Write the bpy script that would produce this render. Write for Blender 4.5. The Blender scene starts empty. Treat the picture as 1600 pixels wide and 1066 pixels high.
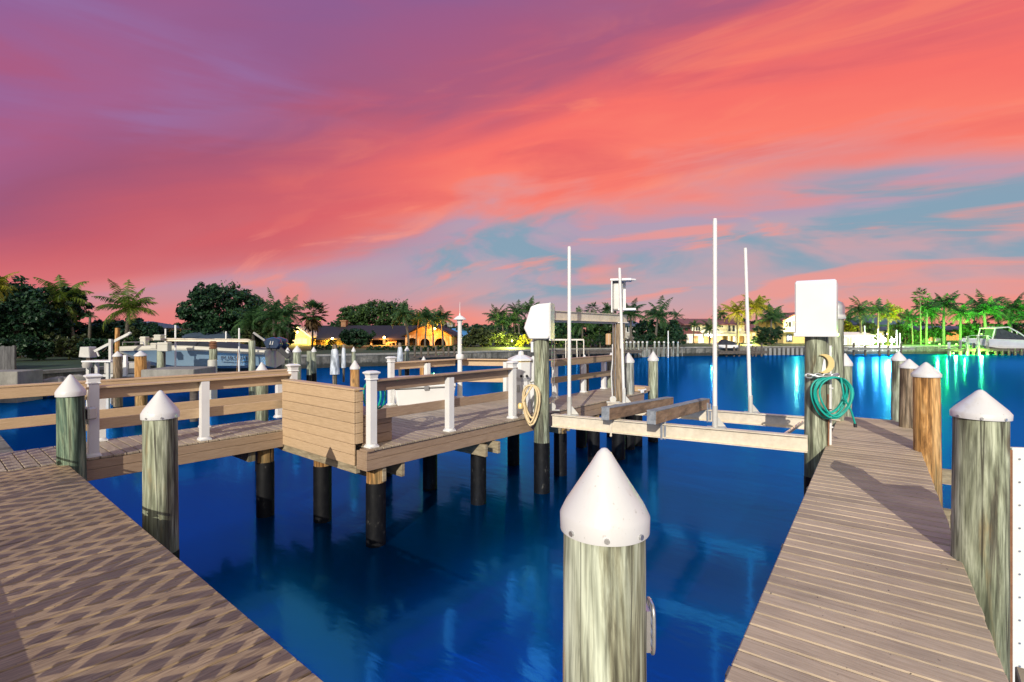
import bpy, bmesh, math, random
import numpy as np
from mathutils import Vector, Matrix, Euler
PI = math.pi
rad = math.radians
scene = bpy.context.scene
C = scene.collection

# ------------------------------------------------------------------ camera
YAW = rad(40)
H = 1.6
FPX = 788.0
HOR = 518.0
WATER = -1.4
cam_d = bpy.data.cameras.new("camera")
cam_d.sensor_width = 36.0
cam_d.lens = FPX / 1600 * 36
cam_d.shift_y = (HOR - 533) / 1600
cam_d.clip_start = 0.05
cam_d.clip_end = 3000
cam = bpy.data.objects.new("camera", cam_d)
cam.location = (0, 0, H)
cam.rotation_euler = (rad(90), 0, YAW)
C.objects.link(cam)
scene.camera = cam
RX = Vector((math.cos(YAW), math.sin(YAW), 0))
FW = Vector((-math.sin(YAW), math.cos(YAW), 0))

def Q(px, d, z=0.0):
    """world point at photo column px, depth d metres from the camera, height z"""
    p = RX * ((px - 800) / FPX * d) + FW * d
    return Vector((p.x, p.y, z))
def ZY(py, d):
    return H - (py - HOR) / FPX * d

# ------------------------------------------------------------------ render settings
scene.render.engine = 'CYCLES'
scene.cycles.use_denoising = True
scene.cycles.max_bounces = 6
scene.cycles.diffuse_bounces = 3
scene.cycles.glossy_bounces = 3
scene.cycles.sample_clamp_indirect = 6
scene.view_settings.view_transform = 'Standard'
scene.view_settings.look = 'None'
scene.view_settings.exposure = 0.6
scene.view_settings.gamma = 1.0

def S(r, g, b):
    f = lambda c: (c / 255 / 12.92) if c / 255 <= 0.04045 else ((c / 255 + 0.055) / 1.055) ** 2.4
    return (f(r), f(g), f(b), 1)

# ------------------------------------------------------------------ node helper
class G:
    def __init__(s, nt):
        s.nt = nt
    def n(s, t, inp=None, **kw):
        o = s.nt.nodes.new(t)
        for k, v in kw.items():
            setattr(o, k, v)
        for k, v in (inp or {}).items():
            s.set(o.inputs[k], v)
        return o
    def set(s, sock, v):
        if isinstance(v, bpy.types.NodeSocket):
            s.nt.links.new(v, sock)
        elif isinstance(v, bpy.types.Node):
            s.nt.links.new(v.outputs[0], sock)
        else:
            sock.default_value = v
    def m(s, op, a, b=0.0, c=0.0, clamp=False):
        o = s.nt.nodes.new('ShaderNodeMath'); o.operation = op; o.use_clamp = clamp
        s.set(o.inputs[0], a); s.set(o.inputs[1], b); s.set(o.inputs[2], c)
        return o.outputs[0]
    def dot(s, v, d):
        o = s.nt.nodes.new('ShaderNodeVectorMath'); o.operation = 'DOT_PRODUCT'
        s.set(o.inputs[0], v); o.inputs[1].default_value = d
        return o.outputs['Value']
    def vec(s, x, y, z):
        o = s.nt.nodes.new('ShaderNodeCombineXYZ')
        s.set(o.inputs[0], x); s.set(o.inputs[1], y); s.set(o.inputs[2], z)
        return o.outputs[0]
    def ramp(s, fac, stops, interp='LINEAR'):
        o = s.nt.nodes.new('ShaderNodeValToRGB'); o.color_ramp.interpolation = interp
        e = o.color_ramp.elements
        while len(e) < len(stops):
            e.new(0.5)
        for i, (p, c) in enumerate(stops):
            e[i].position = p
            e[i].color = c if len(c) == 4 else (*c, 1)
        s.set(o.inputs[0], fac)
        return o.outputs[0]
    def mix(s, fac, a, b, blend='MIX'):
        o = s.nt.nodes.new('ShaderNodeMix'); o.data_type = 'RGBA'; o.blend_type = blend
        s.set(o.inputs[0], fac); s.set(o.inputs[6], a); s.set(o.inputs[7], b)
        return o.outputs[2]
    def noise(s, vec, scale, detail=3.0, rough=0.55, dist=0.0):
        o = s.nt.nodes.new('ShaderNodeTexNoise')
        s.set(o.inputs['Vector'], vec); o.inputs['Scale'].default_value = scale
        o.inputs['Detail'].default_value = detail; o.inputs['Roughness'].default_value = rough
        o.inputs['Distortion'].default_value = dist
        return o.outputs[0]
    def sm(s, x, lo, hi):
        o = s.nt.nodes.new('ShaderNodeMapRange'); o.interpolation_type = 'SMOOTHSTEP'
        s.set(o.inputs[0], x); o.inputs[1].default_value = lo; o.inputs[2].default_value = hi
        return o.outputs[0]

SEED3, SEED7 = 14.0, 31.0
# ------------------------------------------------------------------ sky (dusk, clouds lit pink from below)
SUN_EL, SUN_AZ = rad(23), rad(25)         # light travels SUN_AZ left of +Y
world = bpy.data.worlds.new("World"); scene.world = world; world.use_nodes = True
g = G(world.node_tree)
world.node_tree.nodes.clear()
tc = g.n('ShaderNodeTexCoord').outputs['Generated']
a_ = rad(60)
Ld = -RX * math.sin(a_) + FW * math.cos(a_)
Rd = RX * math.cos(a_) + FW * math.sin(a_)
l_ = g.dot(tc, Ld); r_ = g.dot(tc, Rd); z_ = g.dot(tc, (0, 0, 1))
zc = g.m('MAXIMUM', z_, 0.0)
th = g.m('MULTIPLY', g.m('ARCTAN2', zc, r_), 180 / PI)           # angle round the line the cloud streets run along
MU = lambda x, y: g.m('MULTIPLY', x, y)
INV = lambda x: g.m('SUBTRACT', 1.0, x)
al = g.m('SUBTRACT', r_, l_)                                      # along the streets
ac = g.m('ADD', z_, MU(r_, -0.36))                                # across them
def cloud(ka, kc, seed, det, dist):
    return g.noise(g.vec(MU(al, ka), MU(ac, kc), seed), 1.0, det, 0.56, dist)
n1 = cloud(0.8, 3.2, SEED3, 4, 0.6); n2 = cloud(1.5, 9.0, SEED3 + 4, 6, 0.7); n3 = cloud(1.8, 8.0, SEED7, 5, 1.0)
n4 = g.noise(g.vec(MU(al, 1.1), MU(g.m('ADD', z_, MU(r_, -0.05)), 7.5), SEED7 + 6), 1.0, 5, 0.55, 0.6)
n5 = cloud(2.6, 15.0, SEED3 + 9, 6, 0.9)
thw = g.m('ADD', th, g.m('ADD', MU(g.m('SUBTRACT', n1, 0.5), 26.0), MU(g.m('SUBTRACT', n2, 0.5), 14.0)))
base = g.ramp(g.m('DIVIDE', thw, 60.0), [
    (0.00, S(240, 146, 134)), (0.06, S(208, 158, 162)), (0.13, S(180, 162, 176)), (0.20, S(178, 156, 178)), (0.255, S(232, 140, 136)),
    (0.30, S(251, 124, 106)), (0.38, S(247, 112, 102)), (0.46, S(222, 102, 108)), (0.56, S(176, 92, 120)),
    (0.68, S(156, 90, 134)), (0.80, S(156, 94, 140)), (1.0, S(140, 96, 148))])
left = g.sm(l_, 0.50, 0.90)
base = g.mix(MU(MU(left, 0.8), g.sm(th, 9, 14)), base, g.ramp(g.m('DIVIDE', thw, 60.0), [(0.15, S(208, 102, 112)), (0.40, S(182, 84, 104)), (0.60, S(158, 83, 116)), (0.78, S(166, 96, 140)), (1.0, S(150, 98, 152))]))
# broken blue-grey gaps between the clouds low in the middle and on the right
low = MU(g.sm(th, 2.2, 5.5), INV(g.sm(th, 12.5, 16.5)))
gap = MU(MU(g.sm(n3, 0.46, 0.60), low), INV(g.sm(l_, 0.62, 0.86)))
base = g.mix(MU(gap, 0.9), base, S(126, 160, 180))
# pink streaks low down, coral and crimson bands higher up, mauve folds at the top left
base = g.mix(MU(MU(g.sm(n5, 0.52, 0.66), INV(g.sm(th, 14, 20))), 0.65), base, S(248, 148, 130))
base = g.mix(MU(MU(g.sm(n2, 0.50, 0.68), MU(g.sm(th, 15, 19), INV(g.sm(th, 27, 40)))), 0.55), base, S(220, 94, 98))
base = g.mix(MU(MU(g.sm(n5, 0.50, 0.70), MU(MU(g.sm(th, 14, 18), INV(left)), INV(g.sm(th, 26, 36)))), 0.5), base, S(254, 136, 108))
base = g.mix(MU(MU(g.sm(n4, 0.48, 0.66), g.sm(th, 24, 40)), 0.65), base, S(176, 86, 118))
base = g.mix(MU(MU(g.sm(n4, 0.50, 0.34), g.sm(th, 26, 42)), 0.7), base, S(154, 112, 164))
high = MU(g.sm(z_, 0.34, 0.54), g.sm(th, 28, 42))
base = g.mix(MU(high, 0.45), base, S(122, 96, 156))
# warm glow low over the horizon, stronger to the left
glow = MU(INV(g.sm(z_, 0.02, 0.15)), g.sm(l_, 0.45, 0.85))
base = g.mix(MU(glow, 0.65), base, S(226, 120, 122))
# grey overhead, with added blue to tint the water and added fill behind
up = g.sm(z_, 0.555, 0.68)
base = g.mix(up, base, (0.26, 0.28, 0.32, 1))
base = g.mix(MU(up, g.sm(g.dot(tc, tuple(FW)), 0.15, 0.45)), base, (0.22, 0.66, 1.9, 1))  # blue band just above the view, added for the water to reflect
base = g.mix(g.sm(z_, 0.78, 0.93), base, (0.30, 0.31, 0.33, 1))
back = g.sm(g.dot(tc, tuple(-FW)), 0.15, 0.6)
base = g.mix(back, base, (1.0, 0.92, 0.84, 1))  # bright warm sky behind the camera, added as soft frontal fill
below = g.sm(z_, -0.02, -0.10)
base = g.mix(g.m('MULTIPLY', g.m('LESS_THAN', z_, -0.02), 1.0), base, (0.05, 0.06, 0.08, 1))
# faint physical twilight sky added under the clouds
nsky = g.n('ShaderNodeTexSky', sky_type='NISHITA', sun_disc=False, sun_elevation=SUN_EL, sun_rotation=PI + SUN_AZ * -1)
bg1 = g.n('ShaderNodeBackground', {'Color': base, 'Strength': 0.66})
bg2 = g.n('ShaderNodeBackground', {'Color': nsky.outputs[0], 'Strength': 0.002})
add = g.n('ShaderNodeAddShader', {0: bg1.outputs[0], 1: bg2.outputs[0]})
wo = g.n('ShaderNodeOutputWorld', {'Surface': add.outputs[0]})

# ------------------------------------------------------------------ sun (low warm light from the shore behind the camera)
sd = bpy.data.lights.new("sun", 'SUN'); sd.energy = 3.0; sd.angle = rad(0.22); sd.color = (1.0, 0.93, 0.80)
sun = bpy.data.objects.new("sun", sd); C.objects.link(sun)
tr = Vector((-math.sin(SUN_AZ) * math.cos(SUN_EL), math.cos(SUN_AZ) * math.cos(SUN_EL), -math.sin(SUN_EL)))
sun.rotation_euler = (-tr).to_track_quat('Z', 'Y').to_euler()

# ------------------------------------------------------------------ materials
def new_mat(name):
    m = bpy.data.materials.new(name); m.use_nodes = True
    m.node_tree.nodes.clear()
    return m, G(m.node_tree)
def finish(g, bsdf):
    g.n('ShaderNodeOutputMaterial', {'Surface': bsdf.outputs[0]})
def pm(name, stops, scale=(1, 1, 1), nscale=4.0, detail=4, rough=0.6, bump=0.0, island=0.0, metal=0.0, spec=0.4,
       dist=0.0, objrand=True, bdist=0.01, rvar=0.0, fine=None, fc=0.12):
    """procedural surface: stretched noise through a colour ramp, each board (mesh island) a little lighter or darker"""
    m, g = new_mat(name)
    t = g.n('ShaderNodeTexCoord').outputs['Object']
    mp = g.n('ShaderNodeMapping', {'Vector': t}); mp.inputs['Scale'].default_value = scale
    v = mp.outputs[0]
    geo = g.n('ShaderNodeNewGeometry')
    off = g.n('ShaderNodeObjectInfo').outputs['Random'] if objrand else 0.0
    if island:
        off = g.m('ADD', off, geo.outputs['Random Per Island'])
    off = g.m('MULTIPLY', off, 37.0)
    va = g.n('ShaderNodeVectorMath', operation='ADD')
    g.set(va.inputs[0], v); g.set(va.inputs[1], g.vec(off, off, off)); v = va.outputs[0]
    nz = g.noise(v, nscale, detail, 0.6, dist)
    col = g.ramp(nz, stops)
    if fine:
        f = g.noise(v, nscale * fine, 3, 0.6)
        col = g.mix(1.0, col, g.ramp(f, [(0.3, (1 - fc,) * 3), (0.7, (1 + fc * .5,) * 3)]), 'MULTIPLY')
    if island:
        k = g.m('ADD', 1 - island, g.m('MULTIPLY', geo.outputs['Random Per Island'], 2 * island))
        col = g.mix(1.0, col, g.vec(k, k, k), 'MULTIPLY')
    b = g.n('ShaderNodeBsdfPrincipled', {'Base Color': col, 'Metallic': metal, 'Specular IOR Level': spec})
    g.set(b.inputs['Roughness'], g.m('ADD', rough - rvar / 2, g.m('MULTIPLY', nz, rvar)) if rvar else rough)
    if bump:
        bp = g.n('ShaderNodeBump', {'Height': nz, 'Strength': bump, 'Distance': bdist})
        g.set(b.inputs['Normal'], bp.outputs[0])
    finish(g, b)
    return m
def emit(name, col, strength):
    m, g = new_mat(name)
    e = g.n('ShaderNodeEmission', {'Color': col, 'Strength': strength})
    finish(g, e)
    return m

def deck_mat(name, lo, mid, hi, scale):
    m, g = new_mat(name)
    t = g.n('ShaderNodeTexCoord').outputs['Object']
    geo = g.n('ShaderNodeNewGeometry'); ri = geo.outputs['Random Per Island']
    off = g.m('MULTIPLY', ri, 41.0)
    mp = g.n('ShaderNodeMapping', {'Vector': t}); mp.inputs['Scale'].default_value = scale
    va = g.n('ShaderNodeVectorMath', operation='ADD'); g.set(va.inputs[0], mp.outputs[0]); g.set(va.inputs[1], g.vec(off, off, off))
    grain = g.noise(va.outputs[0], 5.0, 6, 0.65, 0.6)
    col = g.ramp(grain, [(0.30, lo), (0.5, mid), (0.72, hi)])
    blot = g.noise(t, 1.3, 4, 0.6)
    col = g.mix(1.0, col, g.ramp(blot, [(0.3, (0.78, 0.78, 0.80)), (0.7, (1.12, 1.10, 1.08))]), 'MULTIPLY')
    k = g.m('ADD', 0.82, g.m('MULTIPLY', ri, 0.36))
    col = g.mix(1.0, col, g.vec(k, k, k), 'MULTIPLY')
    spot = g.noise(t, 38.0, 2, 0.5)
    col = g.mix(g.sm(spot, 0.70, 0.76), col, (0.05, 0.04, 0.035, 1))
    b = g.n('ShaderNodeBsdfPrincipled', {'Base Color': col, 'Roughness': 0.55, 'Specular IOR Level': 0.35})
    bp = g.n('ShaderNodeBump', {'Height': grain, 'Strength': 0.2, 'Distance': 0.004})
    g.set(b.inputs['Normal'], bp.outputs[0])
    finish(g, b)
    return m

def pile_mat(name, dark, mid, pale, patch, patch_amt, contrast=0.0):
    m, g = new_mat(name)
    t = g.n('ShaderNodeTexCoord').outputs['Object']
    off = g.m('MULTIPLY', g.n('ShaderNodeObjectInfo').outputs['Random'], 53.0)
    def streak(sx, sz, add):
        mp = g.n('ShaderNodeMapping', {'Vector': t}); mp.inputs['Scale'].default_value = (sx, sx, sz)
        va = g.n('ShaderNodeVectorMath', operation='ADD'); g.set(va.inputs[0], mp.outputs[0])
        o = g.m('ADD', off, add); g.set(va.inputs[1], g.vec(o, o, o)); return va.outputs[0]
    a = g.noise(streak(7, 0.55, 0), 1.0, 7, 0.66, 1.1)
    f = g.noise(streak(60, 3.0, 5), 1.0, 4, 0.6, 0.5)
    b_ = g.noise(streak(4.5, 0.8, 11), 1.0, 5, 0.6, 0.8)
    ck = g.noise(streak(11, 0.16, 23), 1.0, 2, 0.4)
    wv = g.n('ShaderNodeTexWave', wave_type='RINGS', rings_direction='SPHERICAL')
    g.set(wv.inputs['Vector'], streak(1.4, 0.28, 3)); wv.inputs['Scale'].default_value = 4.2
    wv.inputs['Distortion'].default_value = 7.0; wv.inputs['Detail'].default_value = 2.5; wv.inputs['Detail Scale'].default_value = 1.3
    col = g.ramp(a, [(0.38, dark), (0.48, mid), (0.59, pale)])
    col = g.mix(1.0, col, g.ramp(wv.outputs[1], [(0.0, (0.80, 0.80, 0.78)), (0.6, (1.05, 1.05, 1.05))]), 'MULTIPLY')
    col = g.mix(g.m('MULTIPLY', g.sm(b_, 0.60, 0.70), patch_amt), col, patch)
    col = g.mix(1.0, col, g.ramp(f, [(0.36, (0.50, 0.50, 0.50)), (0.60, (1.14, 1.14, 1.14))]), 'MULTIPLY')
    vo = g.n('ShaderNodeTexVoronoi', {'Vector': streak(3.4, 1.5, 31), 'Scale': 1.0})
    knot = g.m('MULTIPLY', g.m('SUBTRACT', 1.0, g.sm(vo.outputs['Distance'], 0.05, 0.17)), g.sm(g.dot(vo.outputs['Color'], (1, 0, 0)), 0.45, 0.55))
    col = g.mix(g.m('MULTIPLY', knot, 0.75), col, (0.075, 0.05, 0.03, 1))
    zz = g.n('ShaderNodeSeparateXYZ', {0: t}).outputs[2]
    alg = g.m('MULTIPLY', g.m('SUBTRACT', 1.0, g.sm(zz, -0.45, 0.25)), g.sm(g.noise(streak(6, 1.5, 41), 1.0, 5, 0.6), 0.36, 0.6))
    col = g.mix(g.m('MULTIPLY', alg, 0.55), col, (0.05, 0.065, 0.035, 1))
    crack = g.m('SUBTRACT', 1.0, g.sm(g.m('ABSOLUTE', g.m('SUBTRACT', ck, 0.515)), 0.0, 0.013))
    col = g.mix(g.m('MULTIPLY', crack, 0.85), col, (0.03, 0.025, 0.02, 1))
    bs = g.n('ShaderNodeBsdfPrincipled', {'Base Color': col, 'Roughness': 0.75, 'Specular IOR Level': 0.25})
    h = g.m('SUBTRACT', g.m('ADD', g.m('MULTIPLY', f, 0.5), g.m('MULTIPLY', a, 0.5)), g.m('MULTIPLY', crack, 0.9))
    bp = g.n('ShaderNodeBump', {'Height': h, 'Strength': 0.5, 'Distance': 0.006})
    g.set(bs.inputs['Normal'], bp.outputs[0])
    finish(g, bs)
    return m

def leaf_mat(name, dark, mid, hi, trans=0.25):
    m, g = new_mat(name)
    geo = g.n('ShaderNodeNewGeometry'); ri = geo.outputs['Random Per Island']
    t = g.n('ShaderNodeTexCoord').outputs['Object']
    nz = g.noise(t, 0.55, 3, 0.5)
    f = g.m('ADD', g.m('MULTIPLY', ri, 0.55), g.m('MULTIPLY', nz, 0.6))
    col = g.ramp(f, [(0.25, dark), (0.55, mid), (0.9, hi)])
    b = g.n('ShaderNodeBsdfPrincipled', {'Base Color': col, 'Roughness': 0.5, 'Specular IOR Level': 0.3})
    tl = g.n('ShaderNodeBsdfTranslucent', {'Color': col})
    mx = g.n('ShaderNodeMixShader', {0: trans, 1: b.outputs[0], 2: tl.outputs[0]})
    finish(g, mx)
    return m

def water_mat():
    m, g = new_mat("water")
    pos = g.n('ShaderNodeNewGeometry').outputs['Position']
    mp = g.n('ShaderNodeMapping', {'Vector': pos}); mp.inputs['Rotation'].default_value = (0, 0, rad(-25)); mp.inputs['Scale'].default_value = (1.0, 2.2, 1)
    w1 = g.noise(mp.outputs[0], 0.9, 4, 0.55, 0.4)
    w2 = g.noise(mp.outputs[0], 5.0, 3, 0.5, 0.2)
    hh = g.m('ADD', w1, g.m('MULTIPLY', w2, 0.10))
    bp = g.n('ShaderNodeBump', {'Height': hh, 'Strength': 0.14, 'Distance': 0.06})
    gl = g.n('ShaderNodeBsdfAnisotropic', {'Color': (0.045, 0.32, 0.95, 1), 'Roughness': 0.11, 'Normal': bp.outputs[0]})
    g2 = g.n('ShaderNodeBsdfAnisotropic', {'Color': (0.0, 0.36, 1.0, 1), 'Roughness': 0.31, 'Normal': bp.outputs[0]})
    df = g.n('ShaderNodeBsdfDiffuse', {'Color': (0.0, 0.018, 0.07, 1)})
    fr = g.n('ShaderNodeLayerWeight', {'Blend': 0.5, 'Normal': bp.outputs[0]})
    m1 = g.n('ShaderNodeMixShader', {0: g.m('MULTIPLY', g.m('POWER', fr.outputs['Facing'], 1.5), 0.92), 1: df.outputs[0], 2: g2.outputs[0]})
    k = g.m('ADD', 0.15, g.m('MULTIPLY', g.m('POWER', fr.outputs['Facing'], 2.0), 0.50), clamp=True)
    mx = g.n('ShaderNodeMixShader', {0: k, 1: m1.outputs[0], 2: gl.outputs[0]})
    finish(g, mx)
    return m

M = {}
M['water'] = water_mat()
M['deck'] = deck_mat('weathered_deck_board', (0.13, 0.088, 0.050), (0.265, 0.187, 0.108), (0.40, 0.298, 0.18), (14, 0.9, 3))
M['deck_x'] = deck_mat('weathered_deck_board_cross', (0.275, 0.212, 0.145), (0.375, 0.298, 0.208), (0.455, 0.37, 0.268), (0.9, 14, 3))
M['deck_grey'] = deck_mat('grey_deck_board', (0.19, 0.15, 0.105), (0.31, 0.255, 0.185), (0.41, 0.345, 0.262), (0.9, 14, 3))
M['tan'] = pm('tan_composite_board', [(0.3, (0.42, 0.29, 0.17)), (0.7, (0.53, 0.38, 0.235))], (1.2, 1.2, 14), 5, 5, 0.5, 0.12, 0.05, fine=6)
M['brown'] = pm('brown_composite_board', [(0.3, (0.245, 0.165, 0.105)), (0.7, (0.345, 0.245, 0.165))], (1.2, 1.2, 14), 5, 5, 0.5, 0.12, 0.05, fine=6)
M['pvc'] = pm('white_vinyl', [(0.3, (0.62, 0.62, 0.615)), (0.7, (0.69, 0.69, 0.685))], nscale=2.5, rough=0.35, spec=0.5)
M['cap'] = pm('white_pile_cap_plastic', [(0.3, (0.66, 0.66, 0.665)), (0.6, (0.72, 0.72, 0.725))], nscale=4, detail=5, rough=0.36, spec=0.5, fine=11, fc=0.03)
def cap_mat():
    m, g = new_mat('white_pile_cap_plastic')
    t = g.n('ShaderNodeTexCoord').outputs['Object']
    off = g.m('MULTIPLY', g.n('ShaderNodeObjectInfo').outputs['Random'], 19.0)
    va = g.n('ShaderNodeVectorMath', operation='ADD'); g.set(va.inputs[0], t); g.set(va.inputs[1], g.vec(off, off, off))
    st = g.n('ShaderNodeMapping', {'Vector': va.outputs[0]}); st.inputs['Scale'].default_value = (16, 16, 2.2)
    n1 = g.noise(st.outputs[0], 1.0, 6, 0.65, 0.4); n2 = g.noise(va.outputs[0], 5.5, 6, 0.7); n3 = g.noise(va.outputs[0], 55, 2, 0.5)
    col = g.mix(g.m('MULTIPLY', g.m('MULTIPLY', g.sm(n1, 0.50, 0.72), g.sm(n2, 0.42, 0.62)), 0.42), (0.54, 0.54, 0.548, 1), (0.42, 0.38, 0.31, 1))
    col = g.mix(g.m('MULTIPLY', g.sm(n3, 0.68, 0.73), 0.45), col, (0.30, 0.28, 0.25, 1))
    b = g.n('ShaderNodeBsdfPrincipled', {'Base Color': col, 'Roughness': 0.38, 'Specular IOR Level': 0.45})
    bp = g.n('ShaderNodeBump', {'Height': n2, 'Strength': 0.08, 'Distance': 0.01}); g.set(b.inputs['Normal'], bp.outputs[0])
    finish(g, b); return m
M['cap'] = cap_mat()
M['pile_green'] = pile_mat('treated_piling_green', (0.10, 0.095, 0.07), (0.235, 0.255, 0.175), (0.40, 0.43, 0.32), (0.33, 0.20, 0.07, 1), 0.35)
M['pile_mint'] = pile_mat('treated_piling_mint', (0.055, 0.042, 0.026), (0.25, 0.255, 0.18), (0.46, 0.50, 0.40), (0.42, 0.25, 0.09, 1), 0.55)
M['pile_moss'] = pile_mat('treated_piling_mossy', (0.035, 0.06, 0.045), (0.10, 0.16, 0.115), (0.26, 0.33, 0.22), (0.28, 0.30, 0.12, 1), 0.5)
M['pile_orange'] = pile_mat('rusty_orange_piling', (0.22, 0.10, 0.03), (0.46, 0.235, 0.075), (0.60, 0.36, 0.15), (0.36, 0.30, 0.17, 1), 0.6)
M['pile_brown'] = pile_mat('brown_weathered_piling', (0.085, 0.06, 0.04), (0.20, 0.145, 0.095), (0.36, 0.28, 0.19), (0.42, 0.22, 0.08, 1), 0.6)
M['pile_grey'] = pile_mat('grey_barnacled_piling', (0.10, 0.105, 0.10), (0.26, 0.27, 0.25), (0.48, 0.50, 0.47), (0.10, 0.10, 0.09, 1), 0.8)
M['timber'] = pile_mat('weathered_timber', (0.12, 0.085, 0.055), (0.25, 0.18, 0.115), (0.36, 0.28, 0.19), (0.16, 0.16, 0.17, 1), 0.8)
M['sleeve'] = pm('black_pile_wrap', [(0.45, (0.003, 0.0033, 0.0045)), (0.64, (0.007, 0.007, 0.008)), (0.76, (0.10, 0.095, 0.08))], (1, 1, .5), 14, 6, 0.6, 0.25, spec=0.15)
M['alu'] = pm('oxidised_aluminium', [(0.3, (0.56, 0.485, 0.37)), (0.7, (0.70, 0.62, 0.49))], (1, 1, 1), 3, 6, 0.5, 0.05, metal=0.0, spec=0.5, fine=5)
M['alu_grey'] = pm('grey_aluminium', [(0.3, (0.40, 0.40, 0.38)), (0.7, (0.54, 0.53, 0.50))], (1, 1, 1), 3, 5, 0.45, 0.04, metal=0.1, spec=0.5)
M['steel'] = pm('galvanised_steel', [(0.3, (0.42, 0.43, 0.44)), (0.7, (0.60, 0.60, 0.60))], nscale=9, rough=0.35, metal=0.8)
M['beam_wood'] = pm('treated_beam_timber', [(0.25, (0.13, 0.10, 0.065)), (0.5, (0.27, 0.22, 0.14)), (0.75, (0.42, 0.355, 0.24))], (1.5, 1.5, 9), 3, 6, 0.8, 0.3, fine=6)
M['dark'] = pm('dark_rubber', [(0.3, (0.012, 0.012, 0.014)), (0.7, (0.03, 0.03, 0.033))], nscale=6, rough=0.6)
M['bunk'] = pm('bunk_carpet_timber', [(0.25, (0.10, 0.065, 0.045)), (0.5, (0.26, 0.165, 0.105)), (0.75, (0.40, 0.27, 0.175))], (0.5, 0.5, 3), 4, 6, 0.85, 0.4, fine=7)
M['bunk_top'] = pm('bunk_worn_top', [(0.3, (0.13, 0.15, 0.18)), (0.7, (0.27, 0.29, 0.32))], (1, 1, 1), 9, 6, 0.9, 0.4, fine=4)
M['teal'] = pm('teal_hose_rubber', [(0.3, (0.0, 0.26, 0.21)), (0.7, (0.01, 0.38, 0.31))], nscale=6, rough=0.4)
M['cream'] = pm('cream_cord_rubber', [(0.3, (0.56, 0.42, 0.22)), (0.7, (0.70, 0.55, 0.33))], nscale=6, rough=0.5)
M['gold'] = pm('brass_paint', [(0.3, (0.62, 0.46, 0.18)), (0.7, (0.74, 0.58, 0.27))], nscale=6, rough=0.35, metal=0.2)
def seawall_mat():
    m, g = new_mat('seawall_concrete')
    p = g.n('ShaderNodeNewGeometry').outputs['Position']
    n1 = g.noise(p, 0.7, 7, 0.65); n2 = g.noise(p, 5.0, 5, 0.6)
    st = g.n('ShaderNodeMapping', {'Vector': p}); st.inputs['Scale'].default_value = (2.2, 2.2, 0.12)
    n3 = g.noise(st.outputs[0], 1.0, 4, 0.6)
    z = g.n('ShaderNodeSeparateXYZ', {0: p}).outputs[2]
    col = g.ramp(g.m('ADD', g.m('MULTIPLY', n1, 0.6), g.m('MULTIPLY', n2, 0.4)), [(0.34, (0.035, 0.034, 0.03)), (0.5, (0.095, 0.09, 0.078)), (0.64, (0.20, 0.185, 0.155))])
    col = g.mix(g.m('MULTIPLY', g.sm(n3, 0.5, 0.62), 0.7), col, (0.03, 0.03, 0.024, 1))
    tide = g.m('SUBTRACT', 1.0, g.sm(g.m('ADD', z, g.m('MULTIPLY', n2, 0.3)), -0.98, -0.80))
    col = g.mix(g.m('MULTIPLY', tide, 0.88), col, (0.012, 0.014, 0.011, 1))
    b = g.n('ShaderNodeBsdfPrincipled', {'Base Color': col, 'Roughness': 0.88})
    bp = g.n('ShaderNodeBump', {'Height': n2, 'Strength': 0.5, 'Distance': 0.05}); g.set(b.inputs['Normal'], bp.outputs[0])
    finish(g, b); return m
M['concrete'] = seawall_mat()
M['concrete_pale'] = pm('pale_seawall_cap', [(0.3, (0.14, 0.135, 0.12)), (0.7, (0.25, 0.24, 0.215))], (1, 1, .5), 1.2, 7, 0.85, 0.3, fine=8)
M['lawn'] = pm('lawn_ground', [(0.3, (0.008, 0.022, 0.010)), (0.6, (0.018, 0.045, 0.016)), (0.8, (0.032, 0.07, 0.024))], (1, 1, 1), 0.8, 8, 0.9, 0.3, fine=12)
M['stone'] = pm('riprap_stone', [(0.3, (0.12, 0.115, 0.10)), (0.7, (0.30, 0.28, 0.25))], (1, 1, 1), 2.5, 6, 0.85, 0.5, fine=6)
M['yard'] = pm('yard_paving', [(0.3, (0.22, 0.20, 0.18)), (0.7, (0.34, 0.32, 0.29))], (1, 1, 1), 1.5, 6, 0.85, 0.2)
M['leaf_dark'] = leaf_mat('dark_broad_leaf', (0.004, 0.018, 0.010), (0.012, 0.045, 0.022), (0.035, 0.085, 0.03))
M['leaf_mid'] = leaf_mat('mid_green_leaf', (0.010, 0.03, 0.010), (0.03, 0.07, 0.02), (0.07, 0.13, 0.03))
M['leaf_olive'] = leaf_mat('olive_leaf', (0.018, 0.03, 0.012), (0.045, 0.065, 0.022), (0.09, 0.11, 0.035))
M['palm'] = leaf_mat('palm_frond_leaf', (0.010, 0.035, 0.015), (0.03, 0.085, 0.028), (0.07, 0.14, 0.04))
M['palm_lit_yellow'] = leaf_mat('lamplit_golden_leaf', (0.10, 0.13, 0.012), (0.24, 0.24, 0.02), (0.42, 0.36, 0.03), 0.35)  # yellow lamplight on palms and bushes put into the leaf colour
M['palm_lit_lime'] = leaf_mat('lamplit_lime_palm_leaf', (0.03, 0.06, 0.012), (0.085, 0.14, 0.02), (0.19, 0.24, 0.03), 0.35)  # lamp glow on two left palms put into the leaf colour
M['thatch'] = leaf_mat('dead_palm_thatch', (0.05, 0.03, 0.015), (0.12, 0.075, 0.035), (0.2, 0.13, 0.06))
M['bark'] = pm('tree_bark', [(0.3, (0.05, 0.038, 0.028)), (0.7, (0.15, 0.12, 0.09))], (6, 6, 1), 3, 5, 0.9, 0.6)
M['palm_bark'] = pm('palm_bark', [(0.3, (0.05, 0.043, 0.034)), (0.7, (0.12, 0.105, 0.085))], (1, 1, 7), 3, 4, 0.9, 0.5)
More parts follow.
